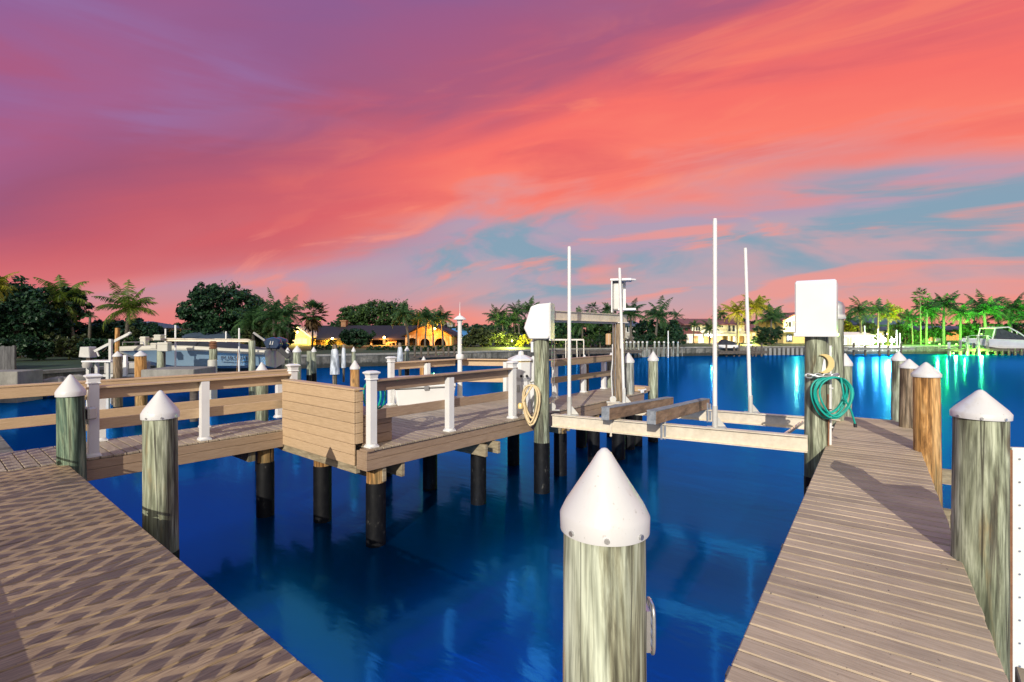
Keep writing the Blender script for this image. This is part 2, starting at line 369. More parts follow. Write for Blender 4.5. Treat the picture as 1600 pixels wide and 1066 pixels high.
M['roof_dark'] = pm('dark_roof_shingle', [(0.3, (0.005, 0.0035, 0.007)), (0.7, (0.013, 0.009, 0.013))], (1, 1, 6), 3, 5, 0.8, 0.3)
M['roof_red'] = pm('clay_tile_roof', [(0.3, (0.095, 0.035, 0.04)), (0.7, (0.19, 0.075, 0.07))], (5, 1, 1), 3, 4, 0.8, 0.4)
M['roof_blue'] = pm('blue_metal_roof', [(0.3, (0.03, 0.13, 0.28)), (0.7, (0.06, 0.20, 0.40))], (6, 1, 1), 2, 3, 0.45, 0.2)
M['roof_grey'] = pm('slate_blue_roof', [(0.3, (0.03, 0.055, 0.09)), (0.7, (0.06, 0.09, 0.14))], (6, 1, 1), 2, 4, 0.7, 0.2)
M['stucco_tan'] = pm('tan_stucco', [(0.3, (0.42, 0.25, 0.12)), (0.7, (0.52, 0.33, 0.17))], nscale=3, rough=0.85, bump=0.15)
M['stucco_white'] = pm('white_stucco', [(0.3, (0.60, 0.58, 0.52)), (0.7, (0.70, 0.68, 0.62))], nscale=3, rough=0.85, bump=0.15)
M['stucco_yellow'] = pm('yellow_stucco', [(0.3, (0.55, 0.43, 0.16)), (0.7, (0.66, 0.53, 0.24))], nscale=3, rough=0.85, bump=0.15)
M['stucco_grey'] = pm('grey_stucco', [(0.3, (0.28, 0.27, 0.25)), (0.7, (0.38, 0.36, 0.33))], nscale=3, rough=0.85, bump=0.15)
M['brick'] = pm('brown_brick', [(0.3, (0.10, 0.055, 0.035)), (0.7, (0.2, 0.12, 0.08))], (1, 1, 5), 4, 4, 0.85, 0.3)
M['wood_dark'] = pm('dark_dock_timber', [(0.3, (0.045, 0.035, 0.028)), (0.7, (0.12, 0.095, 0.075))], (1, 1, 4), 4, 4, 0.85, 0.3)
M['fence'] = pm('grey_fence_board', [(0.3, (0.05, 0.05, 0.055)), (0.7, (0.11, 0.11, 0.115))], (8, 8, 1), 2, 4, 0.85, 0.2, island=0.15)
M['glass'] = pm('dark_window_glass', [(0.3, (0.012, 0.016, 0.02)), (0.7, (0.03, 0.035, 0.04))], nscale=1, rough=0.08, spec=0.7)
M['hull_blue'] = pm('slate_blue_gelcoat', [(0.3, (0.13, 0.20, 0.27)), (0.7, (0.165, 0.24, 0.31))], nscale=0.7, rough=0.2, spec=0.6)
M['hull_cream'] = pm('cream_gelcoat', [(0.3, (0.40, 0.385, 0.33)), (0.7, (0.48, 0.465, 0.40))], nscale=1.2, rough=0.6, spec=0.6)
M['hull_white'] = pm('white_gelcoat', [(0.3, (0.66, 0.66, 0.66)), (0.7, (0.74, 0.74, 0.74))], nscale=1.2, rough=0.25, spec=0.6)
M['cruiser'] = pm('cruiser_gelcoat', [(0.3, (0.36, 0.36, 0.36)), (0.7, (0.43, 0.43, 0.43))], nscale=1.2, rough=0.3, spec=0.5)
M['canvas'] = pm('black_boat_canvas', [(0.3, (0.010, 0.012, 0.018)), (0.7, (0.025, 0.028, 0.038))], nscale=3, rough=0.8, bump=0.3)
M['motor'] = pm('navy_motor_cowl', [(0.3, (0.012, 0.025, 0.055)), (0.7, (0.02, 0.04, 0.085))], nscale=2, rough=0.2, spec=0.6)
M['rust'] = pm('rusty_steel', [(0.3, (0.12, 0.05, 0.025)), (0.7, (0.26, 0.12, 0.06))], nscale=8, rough=0.8)
M['lit_warm'] = emit('lit_window_warm', (1.0, 0.62, 0.25, 1), 1.6)
M['lit_white'] = emit('lit_window_white', (1.0, 0.86, 0.62, 1), 1.7)
M['lit_orange'] = emit('lit_window_orange', (1.0, 0.42, 0.10, 1), 0.9)
M['bulb_orange'] = emit('sodium_lamp_glow', (1.0, 0.55, 0.12, 1), 25)
M['bulb_white'] = emit('dock_lamp_glow', (0.85, 1.0, 0.97, 1), 60)
M['bulb_green'] = emit('green_flood_glow', (0.25, 1.0, 0.10, 1), 25)
M['bulb_dim'] = emit('garden_lamp_lens', (1.0, 0.9, 0.4, 1), 1.2)
M['bulb_warm'] = emit('warm_lamp_glow', (1.0, 0.8, 0.45, 1), 25)

# ------------------------------------------------------------------ mesh builder
class MB:
    def __init__(s):
        s.v = []; s.f = []; s.sm = []; s.mi = []; s.cur = 0
    def add(s, vs, fs, smooth=False):
        o = len(s.v); s.v += [tuple(p) for p in vs]
        for f in fs:
            s.f.append(tuple(o + i for i in f)); s.sm.append(smooth); s.mi.append(s.cur)
        return s
    def box(s, x0, x1, y0, y1, z0, z1):
        return s.add([(x0, y0, z0), (x1, y0, z0), (x1, y1, z0), (x0, y1, z0), (x0, y0, z1), (x1, y0, z1), (x1, y1, z1), (x0, y1, z1)],
                     [(3, 2, 1, 0), (4, 5, 6, 7), (0, 1, 5, 4), (1, 2, 6, 5), (2, 3, 7, 6), (3, 0, 4, 7)])
    def board(s, p0, p1, w, h, up=(0, 0, 1)):
        """rectangular bar from p0 to p1: w across, h along up, centred"""
        p0 = Vector(p0); p1 = Vector(p1); d = (p1 - p0).normalized(); up = Vector(up)
        sd_ = d.cross(up)
        if sd_.length < 1e-4: sd_ = d.cross(Vector((1, 0, 0)))
        sd_.normalize(); u = sd_.cross(d).normalized()
        a = sd_ * w / 2; b = u * h / 2
        vs = [p0 - a - b, p0 + a - b, p0 + a + b, p0 - a + b, p1 - a - b, p1 + a - b, p1 + a + b, p1 - a + b]
        return s.add(vs, [(0, 1, 2, 3), (7, 6, 5, 4), (4, 5, 1, 0), (5, 6, 2, 1), (6, 7, 3, 2), (7, 4, 0, 3)])
    def prism(s, poly, z0, z1):
        n = len(poly)
        vs = [(x, y, z0) for x, y in poly] + [(x, y, z1) for x, y in poly]
        return s.add(vs, [tuple(range(n - 1, -1, -1)), tuple(range(n, 2 * n))] + [(i, (i + 1) % n, n + (i + 1) % n, n + i) for i in range(n)])
    def extrude_y(s, poly, y0, y1):
        """polygon in x,z extruded along y"""
        n = len(poly)
        vs = [(x, y0, z) for x, z in poly] + [(x, y1, z) for x, z in poly]
        return s.add(vs, [tuple(range(n)), tuple(range(2 * n - 1, n - 1, -1))] + [((i + 1) % n, i, n + i, n + (i + 1) % n) for i in range(n)])
    def extrude_x(s, poly, x0, x1):
        n = len(poly)
        vs = [(x0, y, z) for y, z in poly] + [(x1, y, z) for y, z in poly]
        return s.add(vs, [tuple(range(n - 1, -1, -1)), tuple(range(n, 2 * n))] + [(i, (i + 1) % n, n + (i + 1) % n, n + i) for i in range(n)])
    def lathe(s, prof, c=(0, 0, 0), n=24, smooth=True, wob=0.0, seed=0, sharp=True):
        """profile [(r, z)] round the z axis at c; separate rings at corners keep edges crisp"""
        rnd = random.Random(seed); cx, cy, cz = c
        ph = [rnd.uniform(0, 6.28) for _ in range(4)]
        def ring(r, z):
            out = []
            for k in range(n):
                t = 2 * PI * k / n
                q = 1 + wob * (math.sin(2 * t + ph[0] + z * 1.3) + 0.6 * math.sin(3 * t + ph[1] - z * 2.1) + 0.4 * math.sin(7 * t + ph[2] + z))
                out.append((cx + r * q * math.cos(t), cy + r * q * math.sin(t), cz + z))
            return out
        # runs of gently turning profile share their rings, so they shade smoothly; sharp corners get rings of their own
        runs = [[prof[0]]]
        for i in range(1, len(prof)):
            runs[-1].append(prof[i])
            if i < len(prof) - 1:
                d0 = Vector((prof[i][0] - prof[i - 1][0], prof[i][1] - prof[i - 1][1])); d1 = Vector((prof[i + 1][0] - prof[i][0], prof[i + 1][1] - prof[i][1]))
                if d0.length < 1e-9 or d1.length < 1e-9 or d0.angle(d1) > rad(46) or not smooth: runs.append([prof[i]])
        for run in runs:
            vs = []; idx = []
            for r, z in run:
                idx.append((len(vs), r < 1e-6)); vs += [(cx, cy, cz + z)] if r < 1e-6 else ring(r, z)
            fs = []
            for q in range(len(run) - 1):
                (i0, p0), (i1, p1) = idx[q], idx[q + 1]
                for k in range(n):
                    k2 = (k + 1) % n
                    if p0 and p1: continue
                    if p0: fs.append((i1 + k2, i1 + k, i0)[::-1] if False else (i0, i1 + k2, i1 + k))
                    elif p1: fs.append((i0 + k, i0 + k2, i1))
                    else: fs.append((i0 + k, i0 + k2, i1 + k2, i1 + k))
            flat = len(run) == 2 and abs(run[0][1] - run[1][1]) < 1e-6
            s.add(vs, fs, smooth and not flat)
        return s
    def tube(s, pts, r, n=8, smooth=True, r1=None):
        pts = [Vector(p) for p in pts]; m = len(pts); vs = []; prev = None
        for i, p in enumerate(pts):
            d = (pts[min(i + 1, m - 1)] - pts[max(i - 1, 0)])
            d = d.normalized() if d.length > 1e-9 else Vector((0, 0, 1))
            if prev is None:
                u = d.cross(Vector((0, 0, 1)))
                if u.length < 1e-3: u = d.cross(Vector((1, 0, 0)))
            else:
                u = prev - d * prev.dot(d)
            u.normalize(); prev = u; w = d.cross(u)
            rr = r if r1 is None else r + (r1 - r) * i / (m - 1)
            vs += [p + (u * math.cos(2 * PI * k / n) + w * math.sin(2 * PI * k / n)) * rr for k in range(n)]
        fs = [(i * n + k, i * n + (k + 1) % n, (i + 1) * n + (k + 1) % n, (i + 1) * n + k) for i in range(m - 1) for k in range(n)]
        s.add(vs, fs, smooth)
        s.add(vs[:n], [tuple(range(n - 1, -1, -1))]); s.add(vs[-n:], [tuple(range(n))])
        return s
    def sphere(s, c, r, nu=12, nv=8, sz=1.0):
        prof = [(r * math.sin(PI * i / nv), -r * sz * math.cos(PI * i / nv)) for i in range(nv + 1)]
        prof[0] = (0, -r * sz); prof[-1] = (0, r * sz)
        return s.lathe(prof, c, nu)
    def mesh(s, name, mats):
        me = bpy.data.meshes.new(name)
        me.from_pydata(s.v, [], s.f)
        me.polygons.foreach_set('use_smooth', s.sm)
        me.polygons.foreach_set('material_index', s.mi)
        for m in (mats if isinstance(mats, (list, tuple)) else [mats]):
            me.materials.append(M[m] if isinstance(m, str) else m)
        bm = bmesh.new(); bm.from_mesh(me)
        if len(bm.verts) < 60000:
            bmesh.ops.remove_doubles(bm, verts=[v for v in bm.verts], dist=1e-5) if s.weld else None
        bm.to_mesh(me); bm.free()
        me.update()
        return me
    weld = False

def place(o, parent, world=True):
    o.parent = parent
    if world:
        o.matrix_parent_inverse = parent.matrix_basis.inverted()
def obj(name, mb, mats, parent=None, world=True, bevel=0.0, label=None):
    me = mb.mesh(name, mats) if isinstance(mb, MB) else mb
    o = bpy.data.objects.new(name, me); C.objects.link(o)
    if parent is not None:
        place(o, parent, world)
    if bevel:
        b = o.modifiers.new("bevel", 'BEVEL'); b.width = bevel; b.segments = 1; b.limit_method = 'ANGLE'; b.angle_limit = rad(50)
    if label: o['label'] = label
    return o
def tag(o, label, cat, group=None, kind=None):
    if label: o['label'] = label
    if cat: o['category'] = cat
    if group: o['group'] = group
    if kind: o['kind'] = kind
    return o
def thing(name, label, cat, loc=(0, 0, 0), rz=0.0, group=None):
    e = bpy.data.objects.new(name, None); e.empty_display_size = 0.3; C.objects.link(e)
    e.location = loc; e.rotation_euler = (0, 0, rz)
    bpy.context.view_layer.update() if False else None
    e.matrix_basis = Matrix.Translation(Vector(loc)) @ Matrix.Rotation(rz, 4, 'Z')
    return tag(e, label, cat, group)
def dup(root, loc, rz=None, label=None, group=None, scale=None):
    r = root.copy(); C.objects.link(r)
    r.location = loc
    if rz is not None: r.rotation_euler = (0, 0, rz)
    if scale is not None: r.scale = (scale, scale, scale) if not isinstance(scale, tuple) else scale
    if label: r['label'] = label
    if group: r['group'] = group
    for ch in list(root.children):
        c = ch.copy(); C.objects.link(c); c.parent = r
        for gch in list(ch.children):
            d = gch.copy(); C.objects.link(d); d.parent = c
    return r
def structure(name, mb, mats, bevel=0):
    o = obj(name, mb, mats, bevel=bevel); o['kind'] = 'structure'; return o

# ------------------------------------------------------------------ setting: water, land, shores
wmb = MB(); wmb.add([(-900, -60, WATER), (900, -60, WATER), (900, 900, WATER), (-900, 900, WATER)], [(0, 1, 2, 3)])
structure('water', wmb, 'water')
# far shore, as (photo column, distance) of the seawall foot
LAND = -0.45
shore = [Q(px, d) for px, d in [(-900, 20), (-250, 22), (30, 23.5), (130, 26), (300, 33), (440, 40), (560, 43), (640, 45), (716, 48),
         (800, 51), (868, 56), (1000, 59), (1085, 62), (1250, 65), (1400, 67), (1600, 68), (1900, 70), (2600, 72)]]
fwd = Vector((-math.sin(YAW), math.cos(YAW), 0))
lm = MB()
n_ = len(shore)
far = [p + fwd * 600 for p in shore]
vs = [(p.x, p.y, LAND) for p in shore] + [(p.x, p.y, LAND + 0.2) for p in [q + fwd * 9 for q in shore]] + [(p.x, p.y, LAND + 0.4) for p in far]
fs = [(i, i + 1, n_ + i + 1, n_ + i) for i in range(n_ - 1)] + [(n_ + i, n_ + i + 1, 2 * n_ + i + 1, 2 * n_ + i) for i in range(n_ - 1)]
lm.add(vs, fs); structure('lawn', lm, 'lawn')
sh = MB()
for i in range(n_ - 1):
    a, b = shore[i], shore[i + 1]; dn = (b - a).normalized(); nr = Vector((dn.y, -dn.x, 0))
    p = [a + nr * 0.02, b + nr * 0.02, b - nr * 0.35, a - nr * 0.35]
    sh.prism([(q.x, q.y) for q in p], WATER - 1, LAND + 0.0)
    p = [a + nr * 0.10, b + nr * 0.10, b - nr * 0.42, a - nr * 0.42]
    sh.cur = 1; sh.prism([(q.x, q.y) for q in p], LAND + 0.004, LAND + 0.16 ); sh.cur = 0
sw = structure('seawall', sh, ['concrete', 'concrete_pale'])
# the shore behind the camera
ys = MB(); ys.add([(-300, -300, -0.30), (300, -300, -0.30), (300, -3.2, -0.30), (-300, -3.2, -0.30)], [(0, 1, 2, 3)])
structure('ground', ys, 'lawn')
nsw = MB(); nsw.box(-40, 40, 0.78, 1.05, -3.2, -0.30); structure('near_seawall', nsw, 'concrete')
fill = MB(); fill.add([(-40, -3.2, -0.304), (40, -3.2, -0.304), (40, 0.78, -0.304), (-40, 0.78, -0.304)], [(0, 1, 2, 3)]); structure('shore_fill', fill, 'stone')

# ------------------------------------------------------------------ decks
BW, GAP, TH = 0.140, 0.009, 0.03
rnd = random.Random(5)
def board_rows(mb, lo, hi, fn, axis):
    """boards side by side from lo to hi; fn(c) -> (start, end) of the board at c"""
    c = lo
    while c < hi - 0.02:
        e = min(c + BW - GAP, hi)
        a0, a1 = fn(c + BW / 2)
        if a1 - a0 > 0.05:
            if axis == 'y': mb.box(c, e, a0, a1, -TH, 0)
            else: mb.box(a0, a1, c, e, -TH, 0)
        c += BW
# shore deck in the foreground: boards run out towards the water
t = thing('shore_deck', 'wide foreground deck of brown boards striped by lattice shadows', 'deck', (-4, 0, 0))
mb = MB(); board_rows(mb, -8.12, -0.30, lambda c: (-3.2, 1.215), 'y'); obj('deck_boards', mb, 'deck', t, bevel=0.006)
mb = MB(); mb.box(-8.15, -0.3, 1.19, 1.222, -0.28, -0.034); obj('fascia', mb, 'brown', t, bevel=0.004)
mb = MB()
for y in (-2.9, -2.0, -1.1, -0.2, 0.62): mb.box(-8.1, 2.9, y, y + 0.05, -0.27, -0.034)
obj('joist', mb, 'timber', t)
# right pier
PA = Vector((-0.735, 2.3, 0)); pdir = Vector((-0.0740, 1, 0)).normalized(); pper = Vector((pdir.y, -pdir.x, 0))
PW = 1.06; PL0, PL1 = -5.5, 9.05
t = thing('right_pier', 'narrow pier of grey brown cross boards running out on the right', 'pier', tuple(PA))
mb = MB(); c = PL0
while c < PL1:
    e = min(c + BW - GAP, PL1)
    a = PA + pdir * c; b = PA + pdir * e
    # the boards are trimmed a little unevenly, and curve in at the far corner
    w = PW + rnd.uniform(-0.004, 0.004)
    if c > PL1 - 0.6: w -= (c - (PL1 - 0.6)) ** 2 * 0.9
    p = [a, a + pper * w, b + pper * w, b]
    mb.prism([(q.x, q.y) for q in p], -TH, rnd.uniform(-0.0008, 0.0008)); c += BW
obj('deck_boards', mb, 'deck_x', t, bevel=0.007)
mb = MB()
for off in (0.03, PW - 0.05):
    a = PA + pdir * PL0 + pper * off; b = PA + pdir * (PL1 - 0.05) + pper * off
    mb.board(a + Vector((0, 0, -0.15)), b + Vector((0, 0, -0.15)), 0.04, 0.23)
obj('stringer', mb, 'timber', t)
mb = MB()
for k in range(5):
    a = PA + pdir * (0.6 + 2.0 * k); mb = MB()
    mb.board(a + pper * -0.10 + Vector((0, 0, -0.36)), a + pper * (PW + 0.35) + Vector((0, 0, -0.36)), 0.09, 0.19)
    obj('cross_beam', mb, 'beam_wood', t)
# left walkway
t = thing('walkway', 'narrow board walkway with railings leading to the platform', 'walkway', (-8.8, 1, 0))
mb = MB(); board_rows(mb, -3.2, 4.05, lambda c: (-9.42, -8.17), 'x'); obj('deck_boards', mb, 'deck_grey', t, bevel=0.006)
mb = MB(); mb.box(-8.195, -8.165, 1.23, 3.92, -0.145, -0.034); mb.box(-8.195, -8.165, 1.23, 3.92, -0.285, -0.149)
mb.box(-9.43, -9.40, -3.2, 3.99, -0.28, -0.034); obj('fascia', mb, 'brown', t, bevel=0.004)
for y in (3.4, 0.5): obj('cross_beam', MB().box(-9.36, -8.24, y, y + .1, -0.45, -0.29), 'timber', t)
# platform with the finger
XF = -5.87
def pl_x0(y):
    if y < 8.7: return -9.15
    if y < 9.8: return -9.15 + (y - 8.7) / 1.1 * 2.0
    return -7.15
t = thing('dock_platform', 'square dock platform on black wrapped piles with narrow finger beyond', 'dock', (-7.5, 6, 0))
mb = MB(); board_rows(mb, 4.06, 13.0, lambda c: (pl_x0(c), XF + 0.03 - (max(0, c - 12.4) ** 2) * 0.9), 'x'); obj('deck_boards', mb, 'deck_grey', t, bevel=0.006)
mb = MB()
mb.box(XF - 0.025, XF + 0.005, 3.94, 12.4, -0.145, -0.034); mb.box(XF - 0.025, XF + 0.005, 3.94, 12.4, -0.29, -0.149)
mb.box(-6.10, XF - 0.03, 3.94, 3.97, -0.29, -0.034); obj('fascia', mb, 'brown', t, bevel=0.004)
mb = MB(); mb.box(XF - 0.14, XF + 0.035, 3.93, 4.05, -0.03, 0.0); obj('edge_trim', mb, 'brown', t, bevel=0.004)
mb = MB()
for y in (4.42, 6.35, 8.75, 11.2):
    x0 = -9.2 if y < 9 else -7.2
    for dy in (-0.19, 0.13): obj('cross_beam', MB().box(x0, XF + 0.12 if y in (6.35,) else XF - 0.03, y + dy, y + dy + 0.06, -0.50, -0.30), 'beam_wood', t, bevel=.004)
obj('cross_beam', MB().box(-8.3, -6.1, 3.93, 4.0, -0.36, -0.252), 'beam_wood', t, bevel=0.004)
mb = MB()
for x in (-9.0, -8.2, -7.6, -7.0, -6.4): mb.box(x, x + 0.045, 4.1, 8.7 if x < -7.15 else 12.4, -0.29, -0.034)
obj('joist', mb, 'timber', t)
mb = MB(); mb.box(-6.55, XF + 0.01, 12.42, 12.75, 0.004, 0.13); obj('end_step', mb, 'tan', t, bevel=0.005)

# bench with its planked back to the camera
t = thing('bench', 'tan planked bench back at the near corner of the platform', 'bench', (-7.1, 4.2, 0))
mb = MB(); z = -0.245
for k in range(7):
    h = 0.145 if k < 6 else 0.16
    mb.box(-8.19, -6.105, 3.905, 3.93, z, z + h - 0.006); z += h
zt = z
for k in range(7):
    z = -0.245 + 0.145 * k
    if z < -0.02: continue
    mb.box(-6.13, -6.102, 3.933, 4.05, z, z + 0.139)
mb.box(-8.19, -6.105, 4.0, 4.025, 0.43, zt - 0.03)
obj('backrest', mb, 'tan', t, bevel=0.004)
mb = MB(); mb.box(-8.20, -6.09, 3.895, 4.06, zt, zt + 0.028); obj('top_board', mb, 'tan', t, bevel=0.004)
mb = MB(); mb.box(-8.19, -6.12, 4.06, 4.56, 0.40, 0.43)
for k in range(3): mb.box(-6.15, -6.122, 4.055, 4.55, 0.005 + k * 0.132, 0.13 + k * 0.132)
for k in range(3): mb.box(-8.19, -6.155, 4.52, 4.548, 0.005 + k * 0.132, 0.13 + k * 0.132)
obj('seat', mb, 'brown', t, bevel=0.004)

# ------------------------------------------------------------------ railings
def post_mesh(h, cap, w=0.105):
    mb = MB(); a = w / 2
    mb.box(-a, a, -a, a, 0.0, h)
    mb.box(-a - 0.022, a + 0.022, -a - 0.022, a + 0.022, 0.002, 0.022)
    mb.lathe([((a + 0.022) * 1.414, 0.022), (a * 1.414 + 0.004, 0.05)], n=4)
    if cap:
        q = 1.414
        rot = MB(); rot.lathe([((a + 0.002) * q, h), ((a + 0.018) * q, h + 0.012), ((a + 0.006) * q, h + 0.03), ((a + 0.012) * q, h + 0.075), ((a + 0.034) * q, h + 0.098), ((a + 0.034) * q, h + 0.113), ((a - 0.005) * q, h + 0.132), (0, h + 0.134)], n=4, smooth=False)
        c45, s45 = math.cos(PI / 4), math.sin(PI / 4)
        rot.v = [(x * c45 - y * s45, x * s45 + y * c45, z) for x, y, z in rot.v]
        mb.add(rot.v, rot.f)
    # turn the foot skirt square too
    return mb
def fix_skirt(mb):
    c45, s45 = math.cos(PI / 4), math.sin(PI / 4)
    mb.v = mb.v[:16] + [(x * c45 - y * s45, x * s45 + y * c45, z) for x, y, z in mb.v[16:24]] + mb.v[24:]
    return mb
POST_TALL = fix_skirt(post_mesh(0.925, True)).mesh('post', 'pvc')
POST_LOW = fix_skirt(post_mesh(0.865, False)).mesh('post', 'pvc')
def railing(label, posts, runs, side, mat='brown', ztop=0.93):
    """posts: (x, y, tall). runs: pairs of points the boards span. side: offset of boards from the post line"""
    t = thing('railing', label, 'railing', (posts[0][0], posts[0][1], 0))
    for x, y, tall in posts:
        o = obj('post', POST_TALL if tall else POST_LOW, None, t)
        o.matrix_basis = Matrix.Translation((x, y, 0))
        place(o, t)
    for (a, b) in runs:
        a = Vector((*a, 0)); b = Vector((*b, 0)); d = (b - a).normalized(); nr = Vector((d.y, -d.x, 0)) * side
        tm = MB(); tm.board(a + nr * 0.3 + Vector((0, 0, ztop - 0.014)), b + nr * 0.3 + Vector((0, 0, ztop - 0.014)), 0.145, 0.027)
        tm.board(a + nr + Vector((0, 0, ztop - 0.102)), b + nr + Vector((0, 0, ztop - 0.102)), 0.03, 0.142)
        obj('top_rail', tm, mat, t, bevel=0.004)
        bm_ = MB(); bm_.board(a + nr + Vector((0, 0, ztop - 0.5)), b + nr + Vector((0, 0, ztop - 0.5)), 0.03, 0.142)
        obj('middle_rail', bm_, mat, t, bevel=0.004)
    return t
railing('brown rail with white posts on the water side of the walkway', [(-8.255, 1.50, True), (-8.255, 2.78, False), (-8.255, 4.12, True)], [((-8.255, 1.42), (-8.255, 4.10))], -0.07, 'tan', .895)
railing('brown rail with white posts along the far side of the walkway', [(-9.34, -1.2, False), (-9.34, 0.35, False), (-9.34, 1.78, False), (-9.34, 3.15, False), (-9.34, 4.4, False)], [((-9.34, -3.0), (-9.34, 4.6))], 0.07, 'tan', .895)
railing('brown rail with three white posts on the near edge of the platform', [(-5.965, 4.09, True), (-5.965, 5.55, False), (-5.965, 7.12, True)], [((-5.965, 4.16), (-5.965, 7.22))], -0.07)
railing('brown rail round the far corner of the platform, behind the storage box', [(-9.05, 6.7, True), (-9.03, 7.7, False), (-7.92, 9.22, False)], [((-9.05, 6.76), (-9.0, 8.62)), ((-8.98, 8.66), (-7.1, 9.78))], -0.07, 'tan')
railing('brown rail with white posts along the finger beyond the lift', [(-7.07, 10.05, False), (-7.07, 11.35, False), (-7.07, 12.4, False), (-7.07, 12.95, False)], [((-7.07, 9.8), (-7.07, 13.0))], 0.07)

# ------------------------------------------------------------------ pilings
def piling(x, y, ztip, mat, label, r=0.142, group=None, zs=-0.47, cap=True, lean=(0, 0), seed=None, zb=-2.2, capmat='cap', n=28, wob=0.017, ch=0.20, name='piling'):
    seed = seed if seed is not None else int(abs(x * 131 + y * 977)) % 9999
    t = thing(name, label, 'piling', (x, y, 0), 0, group)
    lr = random.Random(seed * 3 + 1); t.rotation_euler = (lean[0] + lr.uniform(-.012, .012), lean[1] + lr.uniform(-.012, .012), 0)
    rc = r * 1.085
    ztop = ztip - ch - 0.035 if cap else ztip
    L = ztop - zs; nr = 9
    prof = [(r * (1.03 - 0.05 * k / nr + random.Random(seed + k).uniform(-0.008, 0.008)), zs + L * k / nr) for k in range(nr + 1)]
    if not cap: prof += [(r * 0.93, ztop + 0.012), (0, ztop + 0.014)]
    obj('shaft', MB().lathe(prof, n=n, wob=wob, seed=seed), mat, t, world=False)
    if zb < zs:
        obj('black_wrap', MB().lathe([(r * 1.04, zb), (r * 1.05, zs - 0.02), (r * 1.0, zs + 0.0)], n=n, wob=wob, seed=seed), 'sleeve', t, world=False)
    if cap:
        m = MB(); zt = ztip
        sk = min(0.064, ch * 0.30)
        m.lathe([(rc, zt - ch - sk), (rc * 1.01, zt - ch - sk * 0.2), (rc * 0.97, zt - ch), (rc * 0.88, zt - ch * 0.87), (rc * 0.30, zt - ch * 0.24), (rc * 0.16, zt - ch * 0.08), (rc * 0.07, zt - ch * 0.015), (0, zt)], n=max(n, 32))
        m.v = [v for v in m.v]
        c_ = obj('cap', m, capmat, t, world=False)
        if r > 0.12 and math.hypot(x, y) < 8:
            toc = Vector((-x, -y, 0)).normalized()
            for da in (-0.75, 0.05, 0.85):
                q = Matrix.Rotation(da, 3, 'Z') @ toc
                p = q * rc * 1.0 + Vector((0, 0, zt - ch - sk * 0.72))
                obj('screw', MB().tube([p, p + q * 0.008], 0.009, 10), 'steel', t, world=False)
    return t
def pq(px, d, py_tip, mat, label, **kw):
    p = Q(px, d); return piling(p.x, p.y, ZY(py_tip, d), mat, label, **kw)

center = pq(944.5, 1.75, 699, 'pile_mint', 'large pale green piling with white cone cap in the foreground', r=0.140, n=56, ch=0.215)
pq(251, 4.75, 610, 'pile_green', 'green piling with white cap standing off the edge of the foreground deck')
pq(112, 6.15, 585, 'pile_moss', 'mossy dark green piling with white cap beside the vinyl post and outlet box', r=0.135)
pq(1531, 3.52, 609, 'pile_green', 'thick greenish piling with white cap nearest on the right of the pier', r=0.150, n=48, ch=0.15, zs=-1.1)
pq(1449, 6.75, 566, 'pile_orange', 'orange brown piling with white cap along the right of the pier', r=0.150, n=32, ch=0.15, zs=-0.95)
pq(1419, 8.45, 561, 'pile_brown', 'brown piling with orange rot at its foot behind the orange one', r=0.125, ch=0.12)
pq(1404, 9.75, 549, 'pile_green', 'slim green piling at the far right corner of the pier', r=0.115, ch=0.14)
pq(1320, 10.4, 552, 'pile_green', 'green capped piling behind the two lift piles on the right', r=0.125)
pq(409, 10.9, 566, 'pile_green', 'green piling with white cap behind the walkway beside the bench', r=0.125)
pq(554.5, 14.6, 563, 'pile_orange', 'orange piling with white cap behind the planked bench', r=0.13)
pq(662, 14.2, 557, 'pile_orange', 'orange piling with white cap behind the far platform rail', r=0.11)
pq(913, 13.7, 554, 'pile_brown', 'brown piling with white cap behind the finger rail', r=0.12)
pq(955, 14.4, 551, 'pile_green', 'pale piling with white cap behind the wooden lift post', r=0.125)
pq(982.5, 12.9, 551, 'pile_grey', 'grey barnacled piling with white cap between the finger rail and the lift', r=0.135)
pq(1020.5, 13.75, 549, 'pile_green', 'pale green piling with white cap at the end of the finger', r=0.13)
# piles under the dock, cut off below the deck
UND = 'black wrapped piles under the dock platform'
def under(x, y, label, zt=-0.30, r=0.13):
    t = thing('support_pile', label, 'piling', (x, y, 0), 0, UND)
    obj('shaft', MB().lathe([(r, -0.52), (r * 1.0, zt), (0, zt + 0.002)], n=24, wob=0.01, seed=int(x * 50)), 'pile_orange', t, world=False)
    obj('black_wrap', MB().lathe([(r * 1.05, -2.4), (r * 1.06, -0.54), (r * 1.0, -0.52)], n=24, wob=0.012, seed=int(x * 50)), 'sleeve', t, world=False)
    return t
for x, y, lb in [(-6.05, 4.22, 'black wrapped pile with brown collar under the near corner of the platform'), (-7.45, 4.2, 'black wrapped pile with pale top under the middle of the bench'),
                 (-8.38, 3.72, 'black wrapped pile where walkway meets the bench'), (-6.12, 6.38, 'black wrapped pile under the doubled beam end at the platform edge'),
                 (-7.4, 6.38, 'black wrapped pile in the row behind the beam end, under the platform middle'), (-8.8, 6.38, 'black wrapped pile under the far side of the platform, middle row'),
                 (-6.02, 8.75, 'black wrapped pile behind the left lift post'), (-7.3, 8.75, 'black wrapped pile under the platform behind the left lift post'),
                 (-6.02, 10.1, 'black wrapped pile under the near part of the finger'), (-6.02, 12.3, 'black wrapped pile under the end of the finger'), (-7.05, 11.2, 'black wrapped pile under the back of the finger')]:
    under(x, y, lb)
PIERG = 'piles under the right pier'
